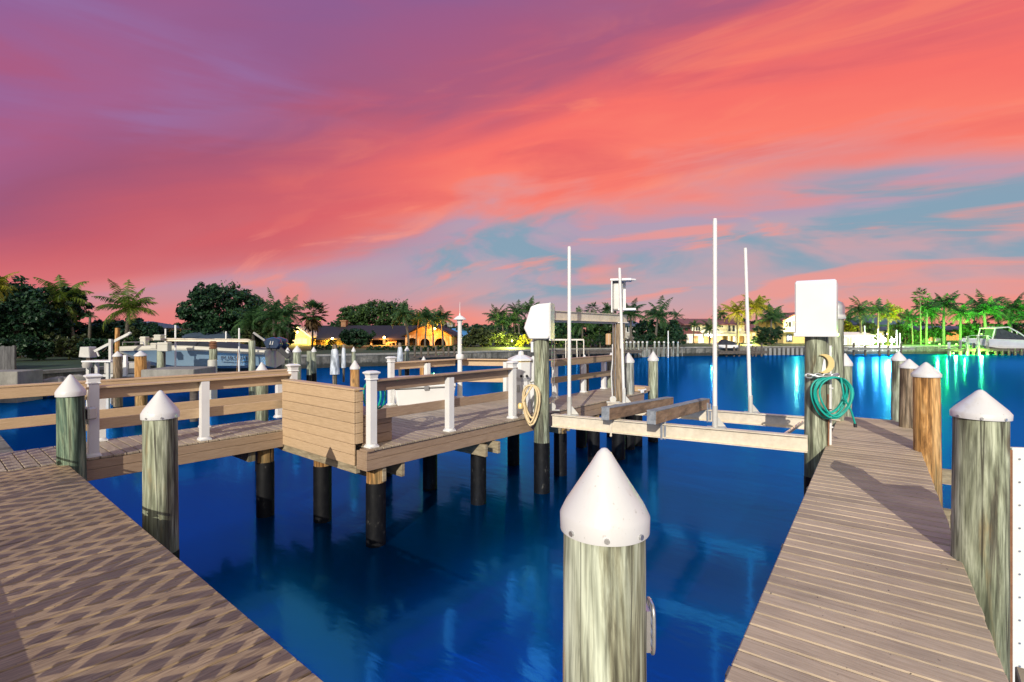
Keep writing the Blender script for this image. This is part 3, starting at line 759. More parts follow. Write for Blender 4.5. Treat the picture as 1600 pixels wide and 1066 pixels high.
for k, lb in ((0.6, 'nearest'), (2.6, 'second'), (4.6, 'third'), (8.4, 'farthest')):
    a = PA + pdir * k + pper * 0.45
    t = under(a.x, a.y, lb + ' black wrapped pile hidden under the right pier', r=0.12); t['group'] = PIERG

# mid-water pilings left of the platform
MW = 'old mooring pilings standing in the canal on the left'
pq(449.5, 23, 543, 'pile_green', 'slim capped piling left of the stout one beyond the walkway', r=0.125, zb=-2)
pq(464, 19.5, 540, 'pile_green', 'stout capped piling standing in the canal above the bench', r=0.15, zb=-2)
pq(483, 24, 549, 'pile_green', 'flat topped green piling leaning against its capped neighbour', r=0.11, cap=False, zb=-2)
pq(490.5, 25, 542, 'pile_green', 'slim pointed green piling in the leaning pair', r=0.115, zb=-2)
pq(552.5, 27, 542, 'pile_green', 'slim capped piling far behind the orange one', r=0.105, zb=-2)
pq(636, 28, 541, 'pile_green', 'slim capped piling beside the old sleeved post by the arched house', r=0.125, zb=-2)
def sleeved(px, d, py0, py1, py2, w, label):
    p = Q(px, d); z0, z1, z2 = ZY(py0, d), ZY(py1, d), ZY(py2, d)
    t = thing('sleeved_post', label, 'piling', p, 0, 'old posts with torn white wraps')
    obj('shaft', MB().lathe([(w * .30, z1 - 0.1 - (z1 - z2) * 1.6), (w * .32, z1), (w * .30, z0), (0, z0 + .02)], n=14, wob=0.03), 'pile_brown', t, world=False)
    obj('torn_wrap', MB().lathe([(w * .60, z2), (w * .56, z2 + (z1 - z2) * .4), (w * .44, z1 - .1), (w * .31, z1)], n=16, wob=0.07, seed=int(px)), 'pvc_old', t, world=False)
M['pvc_old'] = pm('weathered_white_wrap', [(0.35, (0.18, 0.20, 0.22)), (0.55, (0.50, 0.54, 0.58)), (0.75, (0.66, 0.68, 0.70))], (3, 3, .6), 3, 5, 0.7, 0.3)
sleeved(523, 25, 539, 545, 585, 0.36, 'old post with a flared torn white wrap in the canal')
sleeved(537, 28, 539, 543, 575, 0.20, 'thin old post with a ragged pale wrap beside the flared one')
sleeved(625, 27, 536, 542, 571, 0.26, 'old post with white wrap beside a slim capped piling')

# ------------------------------------------------------------------ boat lift in the middle
LP = 'tall posts carrying the boat lift'
FLp = Q(846.5, 9.45); BLp = Q(966.5, 11.9); FRp = Q(1276, 7.2); BRp = Q(1304, 9.15)
piling(FLp.x, FLp.y, 1.46, 'pile_green', 'tall weathered lift post with slanted white motor cover and hung cord', r=0.143, cap=False, group=LP)
piling(BLp.x, BLp.y, 1.80, 'pile_brown', 'tall brown lift post at the far end of the top beam', r=0.15, cap=False, group=LP, lean=(rad(0), rad(0.5)))
piling(FRp.x, FRp.y, 1.54, 'pile_green', 'tall lift post with white square box and teal hose beside the pier', r=0.150, cap=False, group=LP)
piling(BRp.x, BRp.y, 1.85, 'pile_green', 'tall lift post with a grey cap box behind the teal hose post', r=0.145, cap=False, group=LP)

# motor covers
def cover(name, label, c, prof, w, mat='hull_white', rz=0.0, lip=True):
    """profile in (depth y, z) extruded across x by w"""
    t = thing(name, label, 'motor cover', c, rz)
    m = MB(); m.extrude_x(prof, -w / 2, w / 2); obj('shell', m, mat, t, world=False, bevel=0.018)
    zb = min(z for _, z in prof); ys_ = [y for y, z in prof if z < zb + 0.05]
    m = MB(); m.box(-w / 2 - 0.012, w / 2 + 0.012, min(ys_) - 0.012, max(ys_) + 0.012, zb - 0.02, zb + 0.035); obj('bottom_lip', m, mat, t, world=False, bevel=0.006)
    return t
# left: a wedge that leans out over the water side, seen from its end
cl = thing('motor_cover', 'slanted white motor cover on top of the left lift post', 'motor cover', (FLp.x, FLp.y, 1.46), rad(25))
mcl = MB()
mcl.extrude_y([(-0.30, 0.20), (-0.20, 0.0), (0.16, 0.0), (0.19, 0.06), (0.19, 0.66), (-0.05, 0.64), (-0.17, 0.60)], -0.20, 0.20)
obj('shell', mcl, 'hull_white', cl, world=False, bevel=0.02)
mcl = MB(); mcl.box(0.186, 0.205, -0.215, 0.215, -0.01, 0.67); obj('rim', mcl, 'pvc', cl, world=False, bevel=0.006)
mcl = MB(); mcl.tube([(-0.12, 0.0, 0.0), (-0.18, -0.02, -0.07), (-0.17, -0.05, -0.25)], 0.03, 8); obj('conduit_elbow', mcl, 'pvc', cl, world=False)
cover('motor_cover', 'big square white box cover on the right lift post', (FRp.x, FRp.y, 1.545), [(-0.22, 0.0), (0.14, 0.0), (0.14, 0.74), (-0.17, 0.775), (-0.225, 0.75)], 0.50, rz=rad(4))
t = thing('motor_cover', 'small grey rounded cover behind the big square box', 'motor cover', (BRp.x, BRp.y, 1.85), rad(30))
obj('shell', MB().lathe([(0.16, 0.0), (0.16, 0.20), (0.13, 0.27), (0.07, 0.30), (0, 0.31)], n=20), 'steel', t, world=False)
obj('bottom_lip', MB().lathe([(0.165, -0.03), (0.18, 0.0), (0.165, 0.05)], n=20), 'alu_grey', t, world=False)
t = thing('motor_cover', 'open white motor housing on the far left lift post', 'motor cover', (BLp.x, BLp.y, 2.04), rad(25))
m = MB(); m.box(-0.16, -0.13, -0.2, 0.2, 0.0, 0.78); m.box(-0.16, 0.16, 0.17, 0.2, 0.05, 0.76); m.box(-0.18, 0.30, -0.22, 0.22, 0.74, 0.79)
m.prism([(0.30, -0.10), (0.40, 0.0), (0.30, 0.10)], 0.75, 0.79); obj('housing', m, 'hull_white', t, world=False, bevel=0.006)
m = MB(); m.box(-0.126, 0.10, -0.10, 0.16, 0.06, 0.70); obj('motor', m, 'alu_grey', t, world=False, bevel=0.03)
m = MB(); m.box(0.0, 0.40, -0.2, 0.2, 0.05, 0.10); obj('shelf', m, 'hull_white', t, world=False, bevel=0.004)

# top beam between the left posts
def cpt(p, z): return Vector((p.x, p.y, z))
t = thing('lift_top_beam', 'pale aluminium top beam joining the two left lift posts', 'beam', cpt(FLp, 1.9))
yd = (BLp - FLp).normalized()
a = cpt(FLp, 1.91) + yd * 0.17; b = cpt(BLp, 1.905) + yd * 0.35
m = MB(); m.board(a, b, 0.09, 0.16)
m.board(a + Vector((0, 0, 0.085)), b + Vector((0, 0, 0.085)), 0.15, 0.014); m.board(a - Vector((0, 0, 0.085)), b - Vector((0, 0, 0.085)), 0.15, 0.014)
obj('channel', m, 'alu', t)
m = MB(); m.tube([a + Vector((0, 0, -0.11)) + yd * 0.1, b + Vector((0, 0, -0.11)) - yd * 0.3], 0.025, 10); obj('drive_pipe', m, 'alu_grey', t)
m = MB(); q = cpt(BLp, 1.80); m.box(q.x - 0.17, q.x + 0.17, q.y - 0.17, q.y + 0.17, 1.795, 1.815); obj('saddle_plate', m, 'hull_white', t)
m = MB(); q = a + yd * 0.25; m.tube([q + Vector((0, 0, 0.09)), q + Vector((0, 0, 0.17))], 0.012, 8); obj('bolt', m, 'rust', t)
# cradle: two beams, two bunks, four guide poles, brackets
t = thing('boat_lift_cradle', 'pale aluminium lift cradle with two bunks and four tall white guide poles', 'boat lift', Q(1050, 9, 0.0))
fa = Q(864, 9.25, 0.085); fb = Q(1262, 7.05, 0.14); ba = Q(950, 11.6, -0.03); bb = Q(1313, 9.0, 0.03)
BH = 0.225
def ibeam(a, b):
    m = MB(); dz = Vector((0, 0, 1)); d = (b - a).normalized()
    m.board(a - dz * BH / 2, b - dz * BH / 2, 0.05, BH - 0.03)
    m.board(a - dz * 0.0075, b - dz * 0.0075, 0.14, 0.015); m.board(a - dz * (BH - 0.0075), b - dz * (BH - 0.0075), 0.14, 0.015)
    return m
obj('beam', ibeam(fa, fb), 'alu', t, label='front cross beam of the lift cradle')
obj('beam', ibeam(ba, bb), 'alu', t, label='back cross beam of the lift cradle')
def lerp(a, b, k): return a + (b - a) * k
def colpt(a, b, px):
    """point of segment a-b that stands at photo column px"""
    lo, hi = 0.0, 1.0
    for _ in range(40):
        mid = (lo + hi) / 2; p = lerp(a, b, mid)
        c = 800 + FPX * p.dot(RX) / p.dot(FW)
        if c < px: lo = mid
        else: hi = mid
    return lerp(a, b, lo)
for (px0, d0, px1, d1, z0, z1) in ((946, 8.35, 1047, 11.1, 0.335, 0.15), (1018, 7.75, 1103, 10.5, 0.375, 0.20)):
    p0 = Q(px0, d0, z0); p1 = Q(px1, d1, z1)
    m = MB(); m.board(p0 - Vector((0, 0, 0.10)), p1 - Vector((0, 0, 0.10)), 0.15, 0.20)
    bo = obj('bunk', m, 'bunk', t, bevel=0.006)
    m = MB(); m.board(p0 + Vector((0, 0, 0.004)), p1 + Vector((0, 0, 0.004)), 0.156, 0.012); m.board(p0 + (p0 - p1).normalized() * 0.004 - Vector((0, 0, 0.1)), p0 - Vector((0, 0, 0.1)), 0.14, 0.2)
    obj('worn_carpet', m, 'bunk_top', bo)
for px, a, b, ptop, lean in ((889.5, fa, fb, 388, 0), (1117, fa, fb, 345, 0), (975, ba, bb, 421, -0.10), (1172.5, ba, bb, 390, -0.10)):
    p = colpt(a, b, px); d = p.dot(FW); zt = ZY(ptop, d)
    r = 0.033
    m = MB(); m.tube([p + Vector((0, 0, 0.0)), cpt(p + RX * lean, zt)], r, 12); m.tube([cpt(p + RX * lean, zt), cpt(p + RX * lean, zt + 0.03)], r * 0.9, 12)
    gp = obj('guide_pole', m, 'pvc', t)
    m = MB(); m.tube([p, p + Vector((0, 0, 0.34))], r + 0.008, 12)
    m.add([p + RX * -0.04 + Vector((0, 0, 0.02)), p + RX * 0.17 + Vector((0, 0, 0.02)), p + RX * 0.02 + Vector((0, 0, 0.20)), p + RX * -0.04 + FW * 0.03 + Vector((0, 0, 0.02)), p + RX * 0.17 + FW * 0.03 + Vector((0, 0, 0.02)), p + RX * 0.02 + FW * 0.03 + Vector((0, 0, 0.20))], [(0, 1, 2), (5, 4, 3), (0, 3, 4, 1), (1, 4, 5, 2), (2, 5, 3, 0)])
    dd = (b - a).normalized(); m.board(p - dd * 0.12 + Vector((0, 0, 0.008)), p + dd * 0.16 + Vector((0, 0, 0.008)), 0.13, 0.012)
    obj('pole_bracket', m, 'alu_grey', gp)
for px, a, b in ((1031, fa, fb), (1103, ba, bb)):
    p = colpt(a, b, px)
    m = MB()
    nf = -FW
    for k in (0.0, 0.055):
        q = p + nf * 0.085 + RX * k
        m.board(q + Vector((0, 0, -BH - 0.02)), q + Vector((0, 0, 0.15 - k * 0.4)), 0.035, 0.012, up=tuple(FW))
    obj('bunk_bracket', m, 'steel', t)
p = colpt(fa, fb, 953); m = MB(); m.board(p - FW * 0.085 + Vector((0, 0, -BH - 0.03)), p - FW * 0.085 + Vector((0, 0, 0.03)), 0.03, 0.01, up=tuple(FW)); m.sphere(p - FW * 0.085 + Vector((0, 0, -BH - 0.045)), 0.022); obj('hanger_strap', m, 'alu', t)
p = colpt(fa, fb, 1225); q = colpt(ba, bb, 1262); m = MB(); m.board(p + Vector((0, 0, -0.02)), lerp(p, q, 0.75) + Vector((0, 0, -0.03)), 0.04, 0.04); obj('diagonal_brace', m, 'steel', t)
# cables and pulleys
def cable(label, pts, r=0.006, mat='steel', name='lift_cable', cat='cable'):
    o = obj(name, MB().tube(pts, r, 6), mat); return tag(o, label, cat)
yq = cpt(FLp, 0) + yd * 0.34
cable('steel lift cable just right of the left lift post', [(yq.x, yq.y, 1.83), (yq.x, yq.y, 0.12)])
cable('second steel lift cable beside the left lift post', [(yq.x + .03, yq.y + .03, 1.83), (yq.x + .03, yq.y + .03, 0.12)])
zq = cpt(BLp, 0) - yd * 0.28
cable('steel lift cable just left of the brown lift post', [(zq.x, zq.y, 1.83), (zq.x, zq.y, 0.02)])
cable('second steel lift cable beside the brown lift post', [(zq.x + .035, zq.y + .05, 1.83), (zq.x + .035, zq.y + .05, 0.02)])
for lb, q, z in (('grey pulley at the left end of the front lift beam', yq, 0.15), ('white pulley at the foot of the brown lift post', zq, 0.03)):
    t = thing('lift_pulley', lb, 'pulley', (q.x, q.y, z), rad(30))
    m = MB(); pr = [(0.075 * math.cos(2 * PI * k / 20), 0.075 * math.sin(2 * PI * k / 20)) for k in range(20)]
    m.extrude_y(pr, -0.03, -0.012); m.extrude_y(pr, 0.012, 0.03); m.extrude_y([(x * .8, z_) for x, z_ in pr], -0.011, 0.011); obj('sheave', m, 'alu_grey', t, world=False)
    m = MB(); m.board((-0.15, 0, -0.06), (0.15, 0, -0.06), 0.08, 0.02); obj('mount', m, 'alu_grey', t, world=False)
# counter box hanging on the brown post
q = cpt(BLp, 0) - RX * 0.30 - FW * 0.1
t = thing('limit_switch_box', 'cream pulley block box on the left face of the brown lift post', 'box', (q.x, q.y, 1.42), rad(40))
obj('case', MB().box(-0.02, 0.10, -0.05, 0.05, -0.14, 0.13), 'stucco_tan', t, world=False, bevel=0.02)
obj('seam', MB().box(0.035, 0.045, -0.054, -0.049, -0.13, 0.12), 'alu_grey', t, world=False)
m = MB(); q0 = cpt(BLp, 0) - RX * 0.155 - FW * 0.05
tag(obj('power_conduit', MB().tube([(q0.x, q0.y, 1.3), (q0.x + .01, q0.y, 1.0), (q0.x - .03, q0.y, 0.6), (q0.x, q0.y, 0.05)], 0.014, 8), 'pvc'), 'thin white conduit down the left side of the brown lift post', 'conduit')
q0 = cpt(BLp, 0) - FW * 0.165 + RX * 0.03
tag(obj('outlet_strip', MB().box(q0.x - .03, q0.x + .03, q0.y - .02, q0.y + .02, 1.20, 1.72), 'pvc', bevel=0.006), 'white vertical strip on the brown lift post under its housing', 'fixture')
# conduit on the right post
def side_pt(p, ang, r, z):
    a_ = ang; return p + RX * (math.cos(a_) * r) - FW * (math.sin(a_) * r) + Vector((0, 0, z))
q = side_pt(FRp, rad(28), 0.165, 0)
t = thing('power_conduit', 'white vertical conduit down the right lift post to the pier', 'conduit', (q.x, q.y, 0))
obj('pipe', MB().tube([(q.x, q.y, 1.40), (q.x, q.y, -0.05)], 0.018, 10), 'pvc', t)
for z in (0.25, 0.8, 1.2): obj('clip', MB().board((q.x - .02, q.y - .02, z), (q.x + .02, q.y + .02, z), 0.05, 0.018), 'pvc', t)
q = side_pt(FRp, rad(62), 0.16, 0)
tag(obj('copper_pipe', MB().tube([(q.x, q.y, 0.72), (q.x, q.y, 0.40), (q.x + .01, q.y - .015, 0.34), (q.x, q.y, -0.15)], 0.011, 8), 'rust'), 'thin rusty water pipe down the face of the right lift post', 'pipe')
q = side_pt(FRp, rad(62), 0.175, 0.44)
t = thing('hose_tap', 'small dark brass tap behind the teal hose', 'tap', q, rad(40))
obj('body', MB().tube([(0, 0, -0.06), (0, 0, 0.05)], 0.016, 8).tube([(0, 0, 0), (0.0, -0.07, -0.01), (0, -0.09, -0.05)], 0.013, 8), 'rust', t, world=False)
obj('handle', MB().lathe([(0, 0), (0.032, 0.002), (0.032, 0.012), (0, 0.014)], (0, 0, 0.06), 12), 'dark', t, world=False)
# hose hanger with moon, teal hose
hz = 0.98
q = side_pt(FRp, rad(100), 0.165, hz)
t = thing('hose_hanger', 'hose hanger with brass crescent moon on the right lift post', 'hose hanger', q, rad(36))
m = MB(); R1 = 0.135
moon = []
for k in range(17):
    a0 = rad(-110 + 220 * k / 16); moon.append((R1 * math.cos(a0) * 1.0, R1 * math.sin(a0)))
for k in range(15):
    a0 = rad(92 - 184 * k / 14); moon.append((R1 * 0.86 * math.cos(a0) - 0.062, R1 * 0.86 * math.sin(a0)))
m.extrude_y([(x + 0.03, z + 0.17) for x, z in moon], -0.02, 0.01); obj('crescent', m, 'gold', t, world=False, bevel=0.004)
m = MB(); m.extrude_y([(0.0, 0.06), (0.06, 0.06), (0.05, 0.22), (0.03, 0.24)], 0.0, 0.012); obj('face_plate', m, 'pvc', t, world=False)
m = MB()
for k in range(4):
    x = -0.17 + k * 0.115
    ring = [(x + 0.052 * math.cos(2 * PI * j / 16), 0.03 * math.sin(2 * PI * j / 16) - 0.03) for j in range(17)]
    m.tube([(a_x, -0.01, a_z + 0.03) for a_x, a_z in ring], 0.014, 6)
m.tube([(-0.21, -0.02, 0.03), (-0.1, -0.1, 0.0), (0.1, -0.1, 0.0), (0.21, -0.02, 0.03)], 0.014, 8)
obj('scroll_bracket', m, 'steel', t, world=False)
def coil(name, label, mat, c, rz, loops, rx, rzv, r, seed, tail=None, cat='hose'):
    rr = random.Random(seed); pts = []
    t = thing(name, label, cat, c, rz)
    for k in range(loops):
        ox, oz, sx, sz, ph = rr.uniform(-.03, .03), 0, rr.uniform(.88, 1.1), rr.uniform(.85, 1.1), rr.uniform(-.1, .1)
        oy = -0.02 - 0.022 * k
        for j in range(28):
            a0 = PI / 2 + 2 * PI * j / 28
            pts.append((rx * sx * math.cos(a0) + ox + .03 * math.sin(a0 * 2 + ph), oy + 0.015 * math.sin(a0 * 3 + k), rzv * sz * (math.sin(a0) - 1) + 0.02))
    # soften the joins between loops
    P = [Vector(p) for p in pts]
    for _ in range(2): P = [P[0]] + [(P[i - 1] + P[i] * 2 + P[i + 1]) / 4 for i in range(1, len(P) - 1)] + [P[-1]]
    if tail: P += [Vector(p) for p in tail]
    obj('coil', MB().tube(P, r, 7), mat, t, world=False)
    return t
q = side_pt(FRp, rad(75), 0.19, hz - 0.02)
hs = coil('garden_hose', 'teal garden hose coiled on the moon hanger', 'teal', q, rad(36), 7, 0.235, 0.275, 0.0125, 4, tail=[(0.12, -0.16, -0.25), (0.24, -0.12, -0.45), (0.30, -0.10, -0.62)])
obj('nozzle', MB().tube([(0.30, -0.10, -0.62), (0.305, -0.10, -0.67)], 0.022, 8), 'dark', hs, world=False)
q = side_pt(FLp, rad(150), 0.20, 0.60)
sc_ = coil('shore_power_cord', 'cream power cord coiled on a hook beside the pedestal', 'cream', q, rad(20), 5, 0.15, 0.36, 0.017, 9, cat='cord', tail=[(-0.1, -0.12, -0.2), (-0.16, -0.1, -0.32)])
obj('plug', MB().lathe([(0, 0), (0.05, 0.0), (0.05, 0.07), (0.03, 0.10), (0, 0.10)], (-0.2, -0.12, -0.42), 12), 'gold', sc_, world=False)
obj('hook', MB().tube([(0.0, 0.05, 0.06), (0, -0.12, 0.06), (0, -0.17, 0.09)], 0.012, 6), 'steel', sc_, world=False)

# ------------------------------------------------------------------ things on the platform
q = Q(814, 10.0)
t = thing('power_pedestal', 'white lighthouse shaped power pedestal between rail post and lift post', 'pedestal', q, rad(40))
obj('body', MB().lathe([(0.24, 0.0), (0.235, 0.04), (0.19, 0.42), (0.17, 0.62)], n=8, smooth=False), 'pvc', t, world=False)
obj('head', MB().lathe([(0.17, 0.62), (0.235, 0.70), (0.245, 0.98), (0.245, 1.0)], n=8, smooth=False), 'pvc', t, world=False)
obj('lamp_lens', MB().lathe([(0.235, 1.0), (0.235, 1.03)], n=8, smooth=False), 'gold', t, world=False)
obj('roof', MB().lathe([(0.27, 1.03), (0.26, 1.06), (0.10, 1.13), (0.06, 1.14), (0.05, 1.20), (0, 1.22)], n=8, smooth=False), 'pvc', t, world=False)
for x in (-0.12, 0.0, 0.11): obj('socket', MB().tube([(x, -0.235, 0.74), (x, -0.255, 0.73)], 0.025, 10), 'dark', t, world=False)
for x in (-0.06, 0.05): obj('outlet_cover', MB().box(x - .03, x + .03, -0.205, -0.19, 0.42, 0.56), 'alu_grey', t, world=False, bevel=0.005)
# white post right of the pedestal
q = Q(833, 10.0)
t = thing('vinyl_post', 'tall plain white post between pedestal and lift post', 'post', q, rad(0))
obj('shaft', MB().box(-.055, .055, -.055, .055, 0, 1.02), 'pvc', t, world=False, bevel=0.006); obj('cap', MB().lathe([(0.095, 1.02), (0.1, 1.05), (0, 1.12)], n=4, smooth=False), 'pvc', t, world=False)
# lamp post
q = Q(718.5, 12.1)
t = thing('lamp_post', 'slim white lamp post with shallow hat at the platform corner', 'lamp post', q, 0)
obj('pole', MB().lathe([(0.10, 0), (0.10, 0.03), (0.062, 0.06), (0.055, 0.9), (0.05, 1.80), (0.075, 1.85), (0.06, 1.87)], n=20), 'pvc', t, world=False)
obj('collar', MB().lathe([(0.08, 0.93), (0.095, 0.95), (0.095, 1.03), (0.075, 1.06)], n=20), 'pvc', t, world=False)
obj('hat', MB().lathe([(0.06, 1.87), (0.08, 1.875), (0.155, 1.885), (0.15, 1.90), (0.09, 1.95), (0.035, 1.98), (0, 1.985)], n=28), 'pvc', t, world=False)
obj('finial', MB().lathe([(0.02, 1.98), (0.016, 2.03), (0.005, 2.05), (0.003, 2.30), (0, 2.31)], n=8), 'pvc', t, world=False)
# storage box
q = Q(661, 11.25)
t = thing('dock_box', 'white fibreglass dock box with dark lid line on the platform', 'storage box', (q.x, q.y, 0), rad(12))
def tap(w0, d0, w1, d1, z0, z1):
    return MB().add([(-w0, -d0, z0), (w0, -d0, z0), (w0, d0, z0), (-w0, d0, z0), (-w1, -d1, z1), (w1, -d1, z1), (w1, d1, z1), (-w1, d1, z1)],
                    [(3, 2, 1, 0), (4, 5, 6, 7), (0, 1, 5, 4), (1, 2, 6, 5), (2, 3, 7, 6), (3, 0, 4, 7)])
t.rotation_euler = (0, 0, rad(62))
obj('base', tap(0.60, 0.29, 0.66, 0.33, 0.0, 0.36), 'hull_white', t, world=False, bevel=0.02)
obj('gasket', MB().box(-0.665, 0.665, -0.335, 0.335, 0.36, 0.372), 'dark', t, world=False)
obj('lid', tap(0.685, 0.35, 0.62, 0.30, 0.372, 0.60), 'hull_white', t, world=False, bevel=0.03)
obj('latch', MB().box(-0.05, 0.05, -0.375, -0.34, 0.33, 0.42), 'steel', t, world=False, bevel=0.006)
# a scrap of teal hose looped on the bench behind the corner post
t = thing('hose_loop', 'small loop of teal hose just showing over the bench back beside the corner post', 'hose', (-6.42, 4.3, 0.43))
obj('coil', MB().tube([(0.19 * math.cos(a0 / 10 * PI) , 0.05 + .004 * a0, 0.21 + 0.20 * math.sin(a0 / 10 * PI)) for a0 in range(0, 48)], 0.016, 7), 'teal', t, world=False)
# outlet box on the walkway post
t = thing('outlet_box', 'grey weatherproof outlet box with ribbed cover on the near vinyl post', 'outlet', (-8.2, 1.44, 0.57), rad(20))
obj('case', MB().box(-0.12, 0.02, -0.07, 0.05, -0.07, 0.07), 'hull_white', t, world=False, bevel=0.008)
obj('bubble_cover', MB().box(0.022, 0.14, -0.08, 0.03, -0.075, 0.08), 'alu_grey', t, world=False, bevel=0.02)
m = MB()
for k in range(6): m.box(0.03 + k * .018, 0.036 + k * .018, -0.086, -0.081, -0.06, 0.065)
obj('rib', m, 'dark', t, world=False)
obj('drop_pipe', MB().tube([(-0.05, 0.02, -0.07), (-0.05, 0.02, -0.15)], 0.018, 8), 'alu_grey', t, world=False)
# bracket on the foreground piling
p = Q(1010, 1.75); 
t = thing('rod_rack', 'oval stainless rack with slanted bars on the side of the foreground piling', 'rack', (p.x, p.y, 0), YAW)
m = MB(); loop = []
for k in range(33):
    a0 = 2 * PI * k / 32; loop.append((0.012 + 0.002, 0.045 * math.copysign(abs(math.cos(a0)) ** .6, math.cos(a0)), 0.58 + 0.085 * math.copysign(abs(math.sin(a0)) ** .5, math.sin(a0))))
m.tube(loop, 0.006, 6)
for k in range(4): m.board((0.012, -0.035, 0.52 + k * .036), (0.016, 0.03, 0.545 + k * .036), 0.006, 0.012)
m.box(-0.01, 0.004, -0.04, 0.04, 0.51, 0.65)
obj('frame', m, 'steel', t, world=False)
# white slatted panel at the right edge
q = Q(1579, 3.42)
t = thing('bumper_panel', 'white vinyl panel with rows of screws right of the nearest pier piling', 'panel', (q.x, q.y, 0), rad(31))
obj('board', MB().box(0, 0.36, -0.015, 0.015, -1.3, 0.815), 'pvc', t, world=False, bevel=0.004)
m = MB()
for k in range(13):
    for x in (0.04, 0.32): m.tube([(x, -0.015, 0.74 - k * 0.155), (x, -0.021, 0.74 - k * 0.155)], 0.007, 8)
obj('screw', m, 'steel', t, world=False)
obj('edge_strip', MB().box(-0.022, -0.002, -0.02, 0.02, -1.3, 0.80), 'rust', t, world=False)
p0 = PA + pdir * 0.15 + pper * (PW + 0.01)
tag(obj('fender_timber', MB().board(p0 + Vector((0.105, -0.6, -0.15)), p0 + Vector((0.065, 0.98, -0.15)), 0.17, 0.2), 'beam_wood', bevel=0.006), 'short pale timber bolted low against the right side of the pier', 'timber')
p0 = PA + pdir * 2.75 + pper * (PW + 0.01)
tag(obj('fender_timber', MB().board(p0 + Vector((0.06, -0.4, -0.13)), p0 + Vector((0.035, 0.85, -0.13)), 0.12, 0.2), 'beam_wood', bevel=0.006), 'pale timber low against the pier before the orange piling', 'timber')
# cleats
for lb, p, r_ in (('small white cleat at the far corner of the finger', Vector((XF + 0.02, 12.25, 0)), 1.2), ('dark cleat on the finger end deck', Vector((-6.3, 12.85, 0)), 0.4)):
    t = thing('dock_cleat', lb, 'cleat', p, r_)
    mt_ = 'pvc' if 'white' in lb else 'dark'
    obj('horn', MB().tube([(-0.13, 0, 0.085), (-0.07, 0, 0.07), (0.07, 0, 0.07), (0.13, 0, 0.085)], 0.02, 8), mt_, t, world=False)
    obj('base', MB().box(-0.05, 0.05, -0.025, 0.025, 0, 0.07), mt_, t, world=False, bevel=0.008)
# unseen screen added behind the camera; its slots shape the crossing light bands
YS = -0.6
t = thing('shadow_screen', 'unseen tan screen with slotted diamond top added to cast the lattice shadow', 'screen', (-5, YS, 0))
m = MB(); m.box(-9.0, -0.75, YS - 0.03, YS + 0.03, 0.0, 0.44); obj('lower_panel', m, 'tan', t)
m = MB()
for x in (-9.05, -6.3, -3.5, -0.72): m.box(x - .05, x + .05, YS - 0.035, YS + 0.035, 0, 0.90)
obj('post', m, 'tan', t)
m = MB()
# slots: family A nearly upright, family B sloping up to the right
uA = Vector((-0.8, 0, 1.0))
sA = 0.138; sB = 0.084     # spacing along x for A, along z for B
rs_ = random.Random(8)
OPENA = {i: rs_.choice((.0, .36, .38, .42, .46, .34)) for i in range(-80, 95)}; OPENB = {j: rs_.choice((.0, .34, .38, .42, .46)) for j in range(-105, 120)}
for i in range(-75, 90):
    for j in range(-100, 115):
        # parallelogram tile corner on the lattice
        gx = -5 + i * sA
        o = Vector((gx, 0, 0.6)) + uA.normalized() * (j * sB) 
        o = o + Vector((0, 0, 0.49 * (i * sA)))
        a = Vector((sA, 0, 0.49 * sA)); b = uA.normalized() * sB
        if OPENA[i] + OPENB[j] == 0: u0, u1, v0, v1 = 0, 1.0, 0, 1.0
        else: u0, u1, v0, v1 = OPENA[i] / 2, 1 - OPENA[i + 1] / 2, OPENB[j] / 2, 1 - OPENB[j + 1] / 2
        fr = [o + a * u + b * v for u, v in ((u0, v0), (u1, v0), (u1, v1), (u0, v1))]
        cz = sum(p.z for p in fr) / 4; cx = sum(p.x for p in fr) / 4
        if 0.44 < cz < 0.89 and -9.0 < cx < -0.78:
            m.extrude_y([(p.x, p.z) for p in fr], YS - 0.003, YS + 0.003)
for z in (1.33,): m.box(-9.0, -0.78, YS - 0.02, YS + 0.02, 0.895, 0.905)
obj('slotted_lattice', m, 'tan', t)

